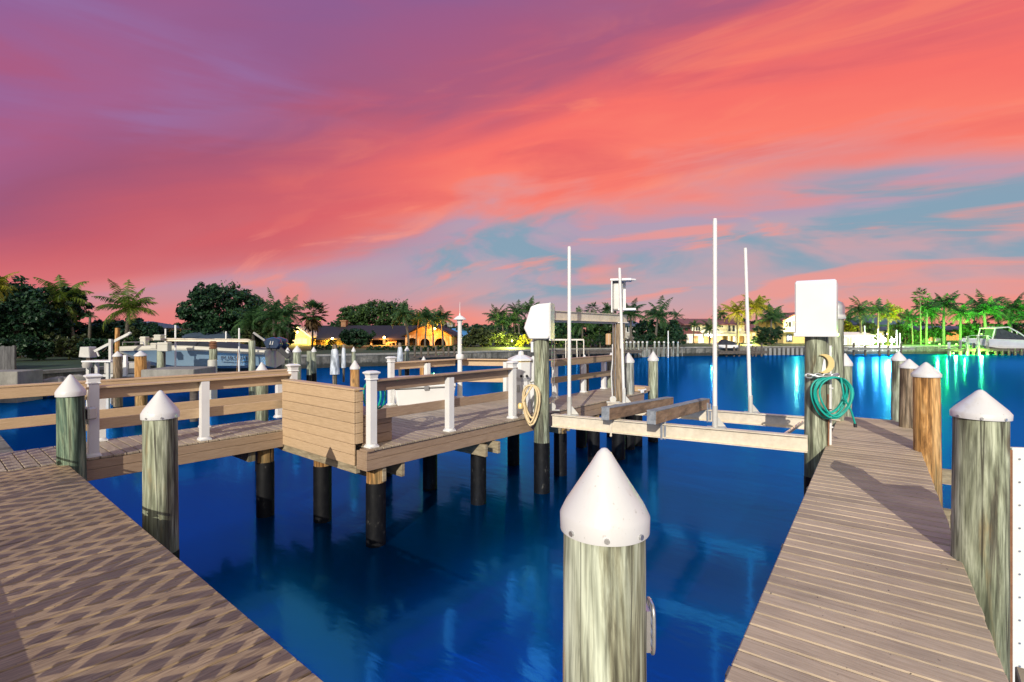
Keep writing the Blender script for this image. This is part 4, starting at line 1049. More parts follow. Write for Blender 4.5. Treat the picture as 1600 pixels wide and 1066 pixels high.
# ================================================================== neighbour's dock and boat on the left
def mpx(d): return d / FPX
def loft(t, L, B, zs, zk, zc, blend, mats, band=0.10):
    """boat hull: bow at -x. zs, zk, zc: functions of s in 0..1 (bow..stern) for sheer, keel, chine"""
    NS = 26; secs = []
    for i in range(NS + 1):
        s = i / NS; x = -L / 2 + L * s
        b = B * (1 - (1 - min(s / 0.55, 1)) ** 2.1) ** 0.62 if s > 0 else 0.012
        b = max(b, 0.012)
        fl = 0.62 + 0.30 * min(1, s / 0.5)
        secs.append((x, b, fl, zs(s), zk(s), zc(s)))
    def strip(prof):   # prof: section -> list of (y, z); both sides
        m = MB()
        for sgn in (1, -1):
            vs = []; n = None
            for sc_ in secs:
                p = prof(sc_); n = len(p)
                vs += [(sc_[0] + sc_[2] * 0, sgn * y, z) for y, z in p]
            fs = [(i * n + k, i * n + k + 1, (i + 1) * n + k + 1, (i + 1) * n + k) for i in range(NS) for k in range(n - 1)]
            if sgn < 0: fs = [f[::-1] for f in fs]
            m.add(vs, fs, True)
        return m
    bot = strip(lambda q: [(0.0, q[4]), (q[1] * q[2] * .55, q[4] + (q[5] - q[4]) * .5), (q[1] * q[2], q[5])])
    x, b, fl, z1, z0, zc_ = secs[-1]
    bot.add([(x, 0, z0), (x, b * fl, zc_), (x, b, z1), (x, -b, z1), (x, -b * fl, zc_)], [(0, 1, 2, 3, 4)])
    h = obj('hull_bottom', bot, mats[0], t, world=False)
    side = strip(lambda q: [(q[1] * q[2], q[5]), (q[1] * (q[2] * .55 + .45 * .96), q[5] + (q[3] - q[5]) * .45), (q[1] * .985, q[3] - band)])
    obj('hull_side', side, mats[1], t, world=False)
    gun = strip(lambda q: [(q[1] * .985, q[3] - band), (q[1] * 1.012, q[3] - band * .8), (q[1] * 1.0, q[3]), (q[1] * .80, q[3] + .01), (0.0, q[3] - .02)])
    obj('gunwale', gun, mats[2], t, world=False)
BD = 22.0
sc_ = mpx(BD)
LB = (428 - 188) * sc_ * 1.02
bt = thing('motor_boat', 'slate blue centre console boat with black canvas cover hoisted on the left lift', 'boat', Q(310, BD + 1.0, 0.0), YAW + rad(4))
zS = lambda s: 0.93 + 0.13 * math.sin(min(s / 0.75, 1) * PI) * 0.55 - 0.42 * max(0, s - 0.55) ** 1.3 - 0.02
zK = lambda s: -0.08 + 0.72 * max(0, 1 - s / 0.34) ** 1.6
zC = lambda s: 0.10 + 0.66 * max(0, 1 - s / 0.45) ** 1.4
loft(bt, LB, 1.20, zS, zK, zC, 0, ['hull_cream', 'hull_blue', 'hull_cream'], 0.20)
m = MB()   # canvas: peaked tarp over the cockpit
prof = [(-1.15, .98, .55), (-0.9, 1.10, .75), (-0.3, 1.27, .95), (0.5, 1.30, 1.0), (1.2, 1.18, 1.0), (2.0, 1.02, 1.0), (2.7, 0.86, .98), (3.2, .80, .9)]
vs = []
for x, z, w in prof: vs += [(x, -w * 1.12, z - .38), (x, -w * 1.0, z - .20), (x, -w * .5, z - .05), (x, 0, z), (x, w * .5, z - .05), (x, w * 1.0, z - .20), (x, w * 1.12, z - .38)]
m.add(vs, [(i * 7 + k, (i + 1) * 7 + k, (i + 1) * 7 + k + 1, i * 7 + k + 1) for i in range(len(prof) - 1) for k in range(6)], True)
obj('canvas_cover', m, 'canvas', bt, world=False)
m = MB(); m.tube([(-LB / 2 + .3, -.25, .98), (-LB / 2 + .3, -.25, 1.12), (-LB / 2 + 1.6, -.95, 1.14), (-LB / 2 + 1.7, -1.0, 1.0)], 0.015, 6); obj('bow_rail', m, 'steel', bt, world=False)
m = MB(); m.sphere((-LB / 2 + .9, -.3, 1.04), .06); m.box(-LB / 2 + .75, -LB / 2 + 1.05, -.2, .0, .96, 1.02); obj('bow_fitting', m, 'dark', bt, world=False)
# outboards, tilted up
for dy, lb in ((-0.36, 'near navy outboard motor tilted up'), (0.36, 'far navy outboard motor tilted up')):
    m = MB(); x0 = LB / 2 - 0.05
    vs = []
    ring = [(-.32, .15), (-.20, .30), (.10, .36), (.38, .26), (.46, .02), (.34, -.16), (-.18, -.16)]
    for yy, k in ((-.20, .82), (-.12, 1.0), (.12, 1.0), (.20, .82)):
        vs += [(x0 + .02 + x * k, dy + yy, .98 + z * k) for x, z in ring]
    fs = [(i * 7 + k, i * 7 + (k + 1) % 7, (i + 1) * 7 + (k + 1) % 7, (i + 1) * 7 + k) for i in range(3) for k in range(7)]
    m.add(vs, fs, True); m.add(vs[:7], [(6, 5, 4, 3, 2, 1, 0)]); m.add(vs[-7:], [(0, 1, 2, 3, 4, 5, 6)])
    cw = obj('outboard_motor', m, 'motor', bt, world=False, label=lb)
    m = MB(); m.board((x0 + .30, dy, .86), (x0 + .78, dy, .42), .14, .22); m.board((x0 + .62, dy, .62), (x0 + .98, dy, .40), .05, .34)
    m.board((x0 - .25, dy, .70), (x0 + .25, dy, .84), .2, .16)
    obj('gearcase', m, 'dark', cw, world=False)
    m = MB(); m.board((x0 + .02, dy - .205, 1.0), (x0 + .06, dy - .205, 1.16), .02, .03, up=(1, 0, 0)); m.board((x0 + .12, dy - .205, 1.0), (x0 + .16, dy - .205, 1.16), .02, .03, up=(1, 0, 0))
    obj('stripe', m, 'alu_grey', cw, world=False)
fc = bpy.data.curves.new('boat_name', 'FONT'); fc.body = 'PURSUIT'; fc.size = 0.27; fc.extrude = 0.004; fc.space_character = 1.15
fo = bpy.data.objects.new('boat_name', fc); C.objects.link(fo); fo.parent = bt
fo.location = (1.55, -1.185, 0.34); fo.rotation_euler = (rad(85), 0, rad(0.5)); fc.materials.append(M['motor'])
bpy.context.view_layer.update()
nm = bpy.data.meshes.new_from_object(fo.evaluated_get(bpy.context.evaluated_depsgraph_get())); nm.materials.clear(); nm.materials.append(M['motor'])
no = bpy.data.objects.new('boat_name', nm); C.objects.link(no); no.parent = bt; no.location = fo.location; no.rotation_euler = fo.rotation_euler
bpy.data.objects.remove(fo); no.name = 'boat_name'
m = MB(); m.tube([(1.6, -1.19, .28), (2.2, -1.195, .25), (2.7, -1.19, .28), (2.95, -1.18, .35)], .012, 5); obj('name_swoosh', m, 'motor', bt, world=False)

NG = "posts of the neighbour's boat lift"
def small_pile(px, d, py0, mat, label, r=.13, cap=False, group=NG, zb=-2.3, ch=.14, name='piling'):
    p = Q(px, d); return piling(p.x, p.y, ZY(py0, d), mat, label, r=r, cap=cap, group=group, zs=-1.0, zb=zb, n=16, ch=ch, name=name)
small_pile(184, 17.5, 549, 'pile_brown', 'brown piling with white cap left of the bright orange one', r=.135, cap=True)
small_pile(220, 17, 548, 'pile_orange', 'bright orange piling with white cap in front of the blue bow', r=.17, cap=True)
small_pile(183, 24, 513, 'pile_orange', 'tall thin rusty post behind the bow of the blue boat', r=.10)
small_pile(252, 20.3, 540, 'pile_green', 'lift post under the beige gear boxes at the bow of the blue boat', r=.15)
small_pile(333, 20.3, 546, 'pile_green', 'grey green lift post with a rusty coil on top before the hull', r=.15)
small_pile(394, 20.6, 533, 'pile_green', 'green lift post at the stern of the blue boat', r=.13)
p = Q(333, 20.3)
t = thing('winch_coil', 'rusty coil on top of the middle lift post by the blue hull', 'winch', (p.x, p.y, ZY(546, 20.3)))
m = MB()
for k in range(4): m.lathe([(.13, .02 + k * .075), (.155, .045 + k * .075), (.13, .075 + k * .075)], n=16)
m.lathe([(.10, 0), (.10, .33), (0, .33)], n=14); obj('drum', m, 'rust', t, world=False)
p = Q(332, 20.1)
tag(obj('concrete_sleeve', MB().lathe([(.17, -1.6), (.17, ZY(563, 20.1)), (.12, ZY(562, 20.1))], (p.x, p.y, 0), 14), 'hull_cream'), 'pale sleeve round the foot of the middle lift post', 'sleeve')
for (px0, px1, py, d, lb) in ((252, 392, 531, 20.6, 'near pale lift beam above the blue boat'), (232, 388, 530, 23.8, 'far pale lift beam beyond the blue boat')):
    t = thing('lift_top_beam', lb, 'beam', Q(px0, d, ZY(py, d)))
    a = Q(px0, d, ZY(py, d)); b = Q(px1, d, ZY(py + 1.5, d)); m = MB(); m.board(a, b, .07, .07); m.board(a + Vector((0, 0, .045)), b + Vector((0, 0, .045)), .16, .02); m.board(a - Vector((0, 0, .045)), b - Vector((0, 0, .045)), .16, .02)
    obj('channel', m, 'alu', t)
for (px, py0, py1, d, w, lb) in ((249, 523, 532, 20.4, .28, 'small beige gear box on top of the near lift beam'), (257, 535, 549, 20.1, .42, 'larger beige gear box below the lift beam at the bow'), (226, 526, 541, 23.5, .26, 'beige gear box at the far side of the bow'), (243, 536, 545, 20.8, .25, 'beige gear housing left of the bow lift post')):
    p = Q(px, d); t = thing('gear_box', lb, 'gear box', (p.x, p.y, ZY(py1, d)), YAW)
    h = (py1 - py0) * mpx(d); obj('case', MB().box(-w / 2, w / 2, -.14, .14, 0, h), 'hull_cream', t, world=False, bevel=.02)
    obj('lid', MB().box(-w / 2 - .015, w / 2 + .015, -.155, .155, h * .78, h * .86), 'hull_cream', t, world=False)
for (px, py0, py1, d, lb) in ((258.5, 514, 535, 22.8, 'short white guide pole at the bow of the blue boat'), (274, 508, 577, 21.0, 'long pale guide pole in front of the blue bow'), (353, 518, 545, 22.8, 'short white guide pole beyond the canvas cover'), (373.5, 513, 585, 21.0, 'long white guide pole in front of the boat name')):
    p = Q(px, d); tag(obj('guide_pole', MB().tube([(p.x, p.y, ZY(py1, d)), (p.x + RX.x * .02, p.y, ZY(py0, d))], .035, 8), 'pvc'), lb, 'pole', 'guide poles of the left boat lift')
# rope, whip
p = Q(372, 20.9); m = MB(); m.tube([(p.x, p.y, ZY(546, 20.9)), (p.x - .05, p.y, ZY(560, 20.9)), (p.x - .12, p.y, ZY(583, 20.9))], .012, 5)
tag(obj('rope', m, 'pile_orange'), 'orange rope hanging along the white guide pole', 'rope')
a = Q(396, 24, ZY(520, 24)); b = Q(420, 24.5, ZY(537, 24.5)); tag(obj('boom', MB().board(a, b, .07, .09), 'alu_grey'), 'slanting grey boom above the outboard motors', 'boom')
# lower lift cradle under the boat
t = thing('boat_lift_cradle', 'dark cradle of bunks under the blue boat', 'boat lift', Q(320, 21.5, -.3))
m = MB(); m.board(Q(240, 21.2, -.22), Q(420, 22.2, -.22), .12, .16); m.board(Q(240, 23.4, -.22), Q(420, 24.2, -.22), .12, .16); obj('bunk', m, 'wood_dark', t)
m = MB(); m.board(Q(262, 20.8, -.38), Q(270, 24.0, -.38), .12, .16); m.board(Q(378, 20.8, -.38), Q(384, 24.2, -.38), .12, .16); obj('beam', m, 'alu_grey', t)
# pale concrete slab dock in front of the hull
t = thing('slab_dock', 'low pale slab dock in front of the blue hull', 'dock', Q(265, 16.5, -.2), rad(46))
w = 78 * mpx(16.3)
t.location = Q(267, 16.5, 0)
z1 = ZY(577, 16.5); obj('slab', MB().box(-w / 2, w / 2, -.2, 1.3, z1 - .42, z1), 'concrete_pale', t, world=False, bevel=.02)
m = MB()
for x in (-.7, .7): m.lathe([(.12, -2.2), (.12, z1 - .42)], (x * w / 2, .3, 0), 12)
obj('leg', m, 'wood_dark', t, world=False)
# white fishing dock bits left of the bow
t = thing('fish_table', 'small white dock table on legs left of the blue bow', 'table', Q(160, 19, 0), YAW + rad(6))
w = 42 * mpx(19); z1 = ZY(563, 19)
obj('table_top', MB().box(-w / 2, w / 2, -.35, .35, z1 - .06, z1), 'hull_white', t, world=False, bevel=.01)
for x, y in ((-.35, -.2), (.32, -.2), (-.35, .25), (.32, .25)):
    obj('leg', MB().box(x * w - .05, x * w + .05, y - .05, y + .05, -1.9, z1 - .06), 'alu_grey', t, world=False)
obj('hanging_reel', MB().lathe([(.14, -.2), (.16, -.1), (.14, 0)], (-.28, -.36, z1 - .05), 12), 'stucco_grey', t, world=False)
t = thing('dock_locker', 'grey green low locker behind the white dock table', 'locker', Q(197, 20.5, 0), YAW + rad(4))
w = 50 * mpx(20.5); z1, z0 = ZY(566, 20.5), ZY(583, 20.5)
obj('body', MB().box(-w / 2, w / 2, -.3, .5, z0, z1), 'roof_grey2' if False else 'stucco_grey', t, world=False, bevel=.02)
obj('post', MB().box(w * .12, w * .12 + .12, -.42, -.3, z0 - .1, z1 + .3), 'pvc', t, world=False, bevel=.008)
obj('kick_rail', MB().box(-w / 2, w / 2, -.36, -.3, z0 - .12, z0 - .02), 'alu_grey', t, world=False)
m = MB()
for x in (-.45, .45): m.lathe([(.11, -2.2), (.11, z0 - .1)], (x * w, .2, 0), 12)
obj('leg', m, 'wood_dark', t, world=False)
# davit with grey motor box
t = thing('davit', 'grey davit arm slanting up from a boxy winch head left of the blue boat', 'davit', Q(140, 21, 0), YAW)
obj('winch_head', MB().extrude_y([(-.30, ZY(558, 21)), (.16, ZY(559, 21)), (.13, ZY(542, 21)), (-.24, ZY(542, 21))], -.2, .2), 'alu_grey', t, world=False, bevel=.02)
a = Vector((8 * mpx(21), 0, ZY(549, 21))); b = Vector((57 * mpx(21), .2, ZY(521, 21)))
m = MB(); m.board(a, b, .08, .10); m.sphere(b, .07); m.board(lerp(a, b, .05), lerp(a, b, .12) + Vector((0, 0, -.3)), .05, .05); obj('arm', m, 'alu_grey', t, world=False)
obj('mast', MB().box(31 * mpx(21), 35 * mpx(21), -.05, .05, -1.9, ZY(530, 21)), 'alu_grey', t, world=False)
obj('foot', MB().box(-.08, .08, -.08, .08, -1.9, ZY(558, 21)), 'wood_dark', t, world=False)
# shore left: fence end, pale block, rocks
t = thing('wood_fence', 'dark grey board fence end at the left edge above the pale seawall block', 'fence', Q(0, 26, LAND), YAW + rad(8))
m = MB(); x = -6.0
while x < .62: m.box(x, x + .14, -.02, .02, 0, ZY(541, 26) - LAND + random.Random(int(x * 100)).uniform(-.03, .03)); x += .148
obj('board', m, 'fence', t, world=False)
m = MB(); m.box(.60, .70, -.06, .06, 0, ZY(540, 26) - LAND); obj('post', m, 'fence', t, world=False)
t = thing('seawall_block', 'pale bluish concrete block at the water below the fence', 'wall', Q(0, 21.5, 0), YAW + rad(5))
obj('block', MB().box(-5, 37 * mpx(21.5), -.4, .9, -2, ZY(580, 21.5)), 'concrete_pale', t, world=False, bevel=.02)
RG = 'rocks along the left bank'
rr = random.Random(11)
for k in range(16):
    px = 40 + k * 6.5 + rr.uniform(-3, 3); d = 22.3 + k * .12 + rr.uniform(-.3, .3); p = Q(px, d, -.95 + rr.uniform(-.2, .25))
    m = MB(); m.sphere((0, 0, 0), rr.uniform(.3, .5), 9, 6, rr.uniform(.5, .8))
    m.v = [(x * (1 + .25 * math.sin(y * 7 + k)), y * (1 + .2 * math.sin(z * 9 + k)), z * (1 + .2 * math.sin(x * 8 + k))) for x, y, z in m.v]
    o = obj('bank_rock', m, 'stone'); o.location = p; o.rotation_euler = (0, 0, rr.uniform(0, 6)); tag(o, 'grey rock in the bank below the left lawn', 'rock', RG)

# ================================================================== foliage builders
def leaf_cloud(blobs, n, leaf, seed, mat, aspect=0.5, droop=0.0):
    """n pointed leaves in clumps scattered through the blobs [(centre, radii)]"""
    R = np.random.default_rng(seed); vs = []; w = np.array([b[1][0] * b[1][1] * b[1][2] for b in blobs]) ** 0.7; w /= w.sum()
    nc = max(12, n // 45)
    bi = R.choice(len(blobs), nc, p=w)
    cen = np.array([b[0] for b in blobs])[bi]; rad_ = np.array([b[1] for b in blobs])[bi]
    u = R.normal(size=(nc, 3)); u /= np.linalg.norm(u, axis=1)[:, None]
    rr_ = R.uniform(0.35, 1.0, nc) ** 0.45
    cc = cen + u * rad_ * rr_[:, None]
    cs = R.uniform(0.10, 0.30, nc) * rad_.mean(axis=1)
    k = R.integers(0, nc, n)
    g_ = R.normal(size=(n, 3)); g_ /= np.linalg.norm(g_, axis=1)[:, None]
    p = cc[k] + g_ * (cs[k] * R.uniform(0.2, 1.1, n))[:, None] * np.array([1.15, 1.15, .75])
    nd = g_ * .6 + R.normal(size=(n, 3)) * .6 + np.array([0, 0, .5]); nd /= np.linalg.norm(nd, axis=1)[:, None]
    a = np.cross(nd, R.normal(size=(n, 3))); a /= np.linalg.norm(a, axis=1)[:, None]
    a[:, 2] -= droop; b = np.cross(nd, a)
    s = (leaf * R.uniform(.6, 1.35, n))[:, None]
    q = np.stack([p - a * s, p + b * s * aspect, p + a * s, p - b * s * aspect], axis=1).reshape(-1, 3)
    me = bpy.data.meshes.new('crown')
    me.vertices.add(4 * n); me.vertices.foreach_set('co', q.astype(np.float32).ravel())
    me.loops.add(4 * n); me.loops.foreach_set('vertex_index', np.arange(4 * n, dtype=np.int32))
    me.polygons.add(n); me.polygons.foreach_set('loop_start', np.arange(0, 4 * n, 4, dtype=np.int32)); me.polygons.foreach_set('loop_total', np.full(n, 4, dtype=np.int32))
    me.update(calc_edges=True); me.materials.append(M[mat]); return me
def blobs_for(rx, ry, zc, rz, seed, k=7):
    r = random.Random(seed); out = [((0, 0, zc), (rx * .62, ry * .62, rz * .7))]
    for i in range(k):
        a = 2 * PI * i / k + r.uniform(-.4, .4); q = r.uniform(.45, .68)
        out.append(((rx * q * math.cos(a), ry * q * math.sin(a), zc + rz * r.uniform(-.45, .5)), (rx * r.uniform(.28, .42), ry * r.uniform(.28, .42), rz * r.uniform(.28, .45))))
    return out
def broadleaf(px, d, hw, ptop, pbot, label, mat='leaf_dark', n=4200, leaf=.2, seed=1, cat='tree', name='leafy_tree', group=None, zbase=None, aspect=.5, shrub=False):
    s = mpx(d); base = LAND + .05 if zbase is None else zbase
    t = thing(name, label, cat, Q(px, d, base), YAW, group)
    rx = hw * s; zt = ZY(ptop, d) - base; zb = max(ZY(pbot, d) - base, 0.0 if shrub else .2); zc = (zt + zb) / 2; rz = (zt - zb) / 2 * 1.10; rx *= 1.08; n = int(n * 2.2); leaf *= .68
    bl = blobs_for(rx, rx * .85, zc, rz, seed)
    obj('crown', leaf_cloud(bl, n, leaf, seed, mat, aspect), None, t, world=False)
    r = random.Random(seed + 7); m = MB(); tr = max(.05, rx * .06)
    m.tube([(0, 0, -.2), (r.uniform(-.1, .1), 0, zc * .4), (r.uniform(-.2, .2), r.uniform(-.2, .2), zc)], tr, 8, r1=tr * .55)
    for c_, q in bl[1:]:
        m.tube([(0, 0, zc * r.uniform(.3, .6)), (c_[0] * .5, c_[1] * .5, zc * .8 + c_[2] * .1), c_], tr * .45, 5, r1=tr * .12)
    obj('trunk' if not shrub else 'stem', m, 'bark', t, world=False)
    return t
def shrub(px, d, hw, ptop, pbot, label, mat='leaf_mid', n=1500, leaf=.16, seed=1, group=None, **k):
    return broadleaf(px, d, hw, ptop, pbot, label, mat, n, leaf, seed, 'shrub', 'shrub', group, shrub=True, **k)
def frond_mesh(kind, nf, seed, mat):
    """palm crown of unit frond length about the origin"""
    r = random.Random(seed); m = MB(); dmul = r.uniform(.8, 1.25); spread = r.uniform(80, 112)
    for i in range(nf):
        az = 2.399963 * i + r.uniform(-.25, .25); t_ = i / max(1, nf - 1)
        el = rad(82 - spread * t_ ** .85 + r.uniform(-14, 14)); L = r.uniform(.72, 1.1) * (1.0 if kind == 'feather' else .62)
        dr = dmul * rad(r.uniform(70, 140)) * (0.55 + .45 * (1 - abs(math.sin(el)))) if kind == 'feather' else rad(12)
        ns = 9; pts = [Vector((0, 0, 0))]; e = el
        for k in range(ns):
            pts.append(pts[-1] + Vector((math.cos(az) * math.cos(e), math.sin(az) * math.cos(e), math.sin(e))) * L / ns); e -= dr / ns * (0.5 + 1.1 * k / ns)
        m.tube(pts, .011, 3, r1=.003)
        if kind == 'feather':
            NL = 26
            for k in range(2, NL + 1):
                f = k / NL * ns; j = min(int(f), ns - 1); p = lerp(pts[j], pts[j + 1], f - j); d = (pts[j + 1] - pts[j]).normalized()
                sd_ = d.cross(Vector((0, 0, 1)));
                if sd_.length < .05: sd_ = Vector((math.sin(az), -math.cos(az), 0))
                sd_.normalize(); ll = .30 * math.sin(PI * (.12 + .83 * k / NL)) * r.uniform(.85, 1.15)
                for sg in (1, -1):
                    tip = p + (sd_ * sg * .86 + d * .42 + Vector((0, 0, -r.uniform(.35, 1.0)))).normalized() * ll
                    wv = d * .0135
                    m.add([p - wv, p + wv, tip], [(0, 1, 2)])
                    m_ = lerp(p, tip, .45); m.add([p + wv, m_ + wv * .9 + Vector((0, 0, .012)), tip], [(0, 1, 2)])
        else:
            c = pts[-1]; d = (pts[-1] - pts[-2]).normalized(); sd_ = d.cross(Vector((0, 0, 1)))
            if sd_.length < .05: sd_ = Vector((math.sin(az), -math.cos(az), 0))
            sd_.normalize()
            for k in range(15):
                a0 = rad(-115 + 230 * k / 14); v = d * math.cos(a0) + sd_ * math.sin(a0) + Vector((0, 0, -.18)); v.normalize(); pr_ = v.cross(Vector((0, 0, 1)))
                if pr_.length < .05: pr_ = sd_
                pr_ = pr_.normalized() * .045; ln = .40 * r.uniform(.85, 1.1)
                m.add([c, c + v * ln * .55 + pr_, c + v * ln, c + v * ln * .55 - pr_], [(0, 1, 2, 3)])
    return m.mesh('crown', mat)
PALM = {}
def palm(px, d, pcy, Lpx, label, mat='palm', kind='feather', nf=23, seed=1, group='palms along the shores', base=None, lean=0.0, boots=False, skirt=False):
    s = mpx(d); b = LAND + .1 if base is None else base
    t = thing('palm_tree', label, 'palm', Q(px, d, b), YAW, group)
    hz_ = ZY(pcy, d) - b; L = Lpx * s * (1.34 if px > 1320 else 1.22)
    sd2 = int(px) % 7; key = (kind, nf, sd2, mat)
    if key not in PALM: PALM[key] = frond_mesh(kind, nf, sd2 + 3, mat)
    c = bpy.data.objects.new('crown', PALM[key]); C.objects.link(c); c.parent = t
    c.location = (lean, 0, hz_); c.scale = (L, L, L); q = random.Random(int(px * 10)); c.rotation_euler = (q.uniform(-.22, .22), q.uniform(-.22, .22), q.uniform(0, 6)); c.scale = (L * q.uniform(.9, 1.12), L * q.uniform(.9, 1.12), L * q.uniform(.85, 1.15)); lean += q.uniform(-.35, .35); c.location.x = lean
    tr = max(.09, L * .055); m = MB()
    m.tube([(0, 0, -.3), (lean * .15, 0, hz_ * .35), (lean * .55, .02, hz_ * .7), (lean, 0, hz_)], tr * 1.25, 9, r1=tr * .8)
    obj('trunk', m, 'palm_bark', t, world=False)
    if skirt:
        m = MB(); r = random.Random(seed)
        for k in range(220):
            a0 = r.uniform(0, 6.28); q = r.uniform(.1, .62) * L; z0 = hz_ - r.uniform(0.0, .55) * L; z1 = z0 - r.uniform(.35, .7) * L
            p0 = Vector((math.cos(a0) * q * .35, math.sin(a0) * q * .35, z0)); p1 = Vector((math.cos(a0) * q, math.sin(a0) * q, z1)); sd_ = Vector((-math.sin(a0), math.cos(a0), 0)) * .05 * L
            m.add([p0, lerp(p0, p1, .6) + sd_, p1, lerp(p0, p1, .6) - sd_], [(0, 1, 2, 3)])
        obj('dead_skirt', m, 'thatch', t, world=False)
    return t

# ================================================================== trees on the left shore
broadleaf(28, 35, 62, 420, 560, 'huge dark tree filling the left edge above the fence', n=9000, leaf=.22, seed=3)
broadleaf(92, 38, 50, 438, 560, 'dark spreading tree beside the huge one at the left edge', n=6000, leaf=.22, seed=4)
broadleaf(165, 41, 55, 492, 565, 'low dark tree mass between the two left palms', n=5000, leaf=.2, seed=5)
broadleaf(236, 44, 45, 502, 565, 'low dark tree behind the bow of the blue boat', n=4000, leaf=.2, seed=6)
for k, (px, hw, pt, lb) in enumerate(((20, 30, 520, 'dark shrub at the lawn edge right above the fence'), (62, 26, 528, 'rounded dark shrub on the left lawn beneath the huge tree'), (108, 30, 518, 'olive shrub on the left lawn under the leaning palm'), (152, 28, 522, 'dense shrub behind the davit'), (196, 28, 526, 'shrub behind the tall thin rusty post'), (232, 26, 530, 'shrub behind the gear boxes'))):
    shrub(px, 31 + (k % 3), hw, pt, 571, lb, ['leaf_dark', 'leaf_dark', 'leaf_olive', 'leaf_dark', 'leaf_mid', 'leaf_dark'][k], 2200, .15, 20 + k)
palm(-4, 29, 448, 30, 'golden lit palm frond crown cut by the left edge', 'palm_lit_yellow', seed=1)
palm(117, 37, 466, 36, 'palm with lit yellow green fronds rising from the dark trees', 'palm_lit_lime', nf=18, seed=2, lean=-.6)
palm(196, 35, 482, 40, 'palm with feathery arching fronds left of the gap of sky', 'palm_lit_lime', nf=20, seed=3, lean=.3)
palm(139, 36, 494, 12, 'little palm tuft between the two left palms', nf=9, seed=1)
broadleaf(356, 50, 74, 432, 545, 'big round dark tree alone above the blue boat', n=11000, leaf=.26, seed=8)
shrub(415, 47, 36, 492, 560, 'dense green thicket right of the big round tree', 'leaf_olive', 4200, .26, 31)
shrub(441, 48, 22, 494, 560, 'dense thicket left of the lit yellow gable', 'leaf_mid', 3000, .24, 32)
palm(398, 46, 505, 34, 'palm in the thicket nearest the big round tree', seed=2, nf=19)
palm(428, 46, 497, 36, 'palm in the middle of the thicket above the motors', seed=3, nf=19)
palm(448, 47, 490, 26, 'taller palm at the right of the thicket', seed=0, nf=17)
palm(436, 45, 512, 20, 'low palm in front of the thicket above the capped pilings', seed=1, nf=17)
palm(488, 53, 492, 21, 'fan palm with hanging dead skirt before the yellow gable', kind='fan', nf=44, seed=2, skirt=True)
broadleaf(598, 95, 66, 464, 520, 'wide dark tree spreading above the arched house', n=8000, leaf=.36, seed=9, mat='leaf_mid')
broadleaf(549, 92, 26, 482, 520, 'smaller tree left of the wide one behind the roof', n=2500, leaf=.34, seed=10, mat='leaf_mid')
shrub(556, 57, 30, 511, 562, 'big dark bush in front of the porch of the arched house', 'leaf_dark', 4500, .2, 33)
for k, (px, cy, L, lb) in enumerate(((639, 491, 24, 'first palm left of the lit gable'), (664, 496, 20, 'second palm over the lit gable'), (677, 502, 17, 'third shorter palm over the lit gable'), (692, 498, 21, 'fourth palm right of the lit gable peak'), (650, 499, 15, 'small palm between the first two over the lit gable'))):
    palm(px, 61 + k, cy, L, lb, seed=k, nf=21, lean=(-.3, .5, .2, -.5, .4)[k])
shrub(752, 60, 34, 511, 556, 'large rounded olive bush right of the lamp post', 'leaf_olive', 5200, .2, 35)
shrub(729, 62, 16, 522, 554, 'dark bush beside the blue roof', 'leaf_dark', 1600, .18, 36)
shrub(793, 62, 24, 512, 552, 'yellow lit bush beside the left motor cover', 'leaf_olive', 2600, .18, 37)
shrub(818, 61, 14, 520, 552, 'yellow lit bush just left of the lift post', 'palm_lit_yellow', 1200, .16, 38)
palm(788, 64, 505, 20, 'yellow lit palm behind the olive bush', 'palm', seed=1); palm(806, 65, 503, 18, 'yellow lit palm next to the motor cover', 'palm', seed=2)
palm(777, 70, 496, 20, 'dark palm peeking over the olive bush', seed=3); palm(812, 72, 488, 20, 'dark taller palm left of the motor cover', seed=0); palm(826, 70, 484, 18, 'palm crown partly behind the motor cover', seed=2)
HG = 'hedges in front of the arched house'
for k, px in enumerate((503, 522, 585, 606, 628, 650, 672, 694, 712)):
    shrub(px, 51, 15, 540 if k > 1 else 538, 562, 'low dark hedge shrub before the arched house', 'leaf_dark', 700, .13, 40 + k, group=HG)
# ------------------------------------------------------------------ middle shore, behind the lift
for k, (px, hw, pt, m_, lb) in enumerate(((884, 24, 488, 'leaf_dark', 'dark tree behind the top beam of the lift, beside the yellow house'), (915, 28, 482, 'leaf_dark', 'dense tree behind the middle of the lift top beam'), (946, 28, 486, 'leaf_mid', 'dense tree left of the brown lift post'), (1006, 24, 497, 'leaf_dark', 'dark tree between the two middle palms'), (1048, 26, 496, 'leaf_dark', 'dark tree left of the white house'), (1030, 22, 503, 'leaf_mid', 'lower tree behind the right of the two middle palms'))):
    broadleaf(px, 63 + k % 2, hw, pt, 552, lb, m_, 3400, .24, 60 + k)
palm(910, 62, 505, 24, 'palm behind the left guide pole', seed=1); palm(935, 62, 500, 22, 'palm right of the left guide pole', seed=2); palm(922, 66, 486, 13, 'round fan palm top above the lift beam', kind='fan', nf=20, seed=3); palm(950, 66, 485, 14, 'palm top above the right end of the lift beam', seed=0)
palm(986, 62, 492, 27, 'big palm right of the brown lift post', seed=0, nf=25); palm(1024, 62, 494, 28, 'big dark palm left of the white house', seed=1, nf=25); palm(1057, 64, 494, 12, 'slim palm beside the red roof', seed=2, nf=11)
palm(1109, 72, 514, 18, 'small palm in front of the white house', seed=3); palm(1083, 74, 508, 9, 'small lit palm at the left corner of the white house', seed=2)
palm(1153, 73, 488, 24, 'golden lit palm over the red roof', 'palm_lit_yellow', seed=0, nf=21); palm(1182, 73, 482, 25, 'tallest golden lit palm right of the red roof', 'palm_lit_yellow', seed=3, nf=21)
palm(1205, 71, 499, 24, 'dark shaggy palm left of the square box', seed=1, nf=20)
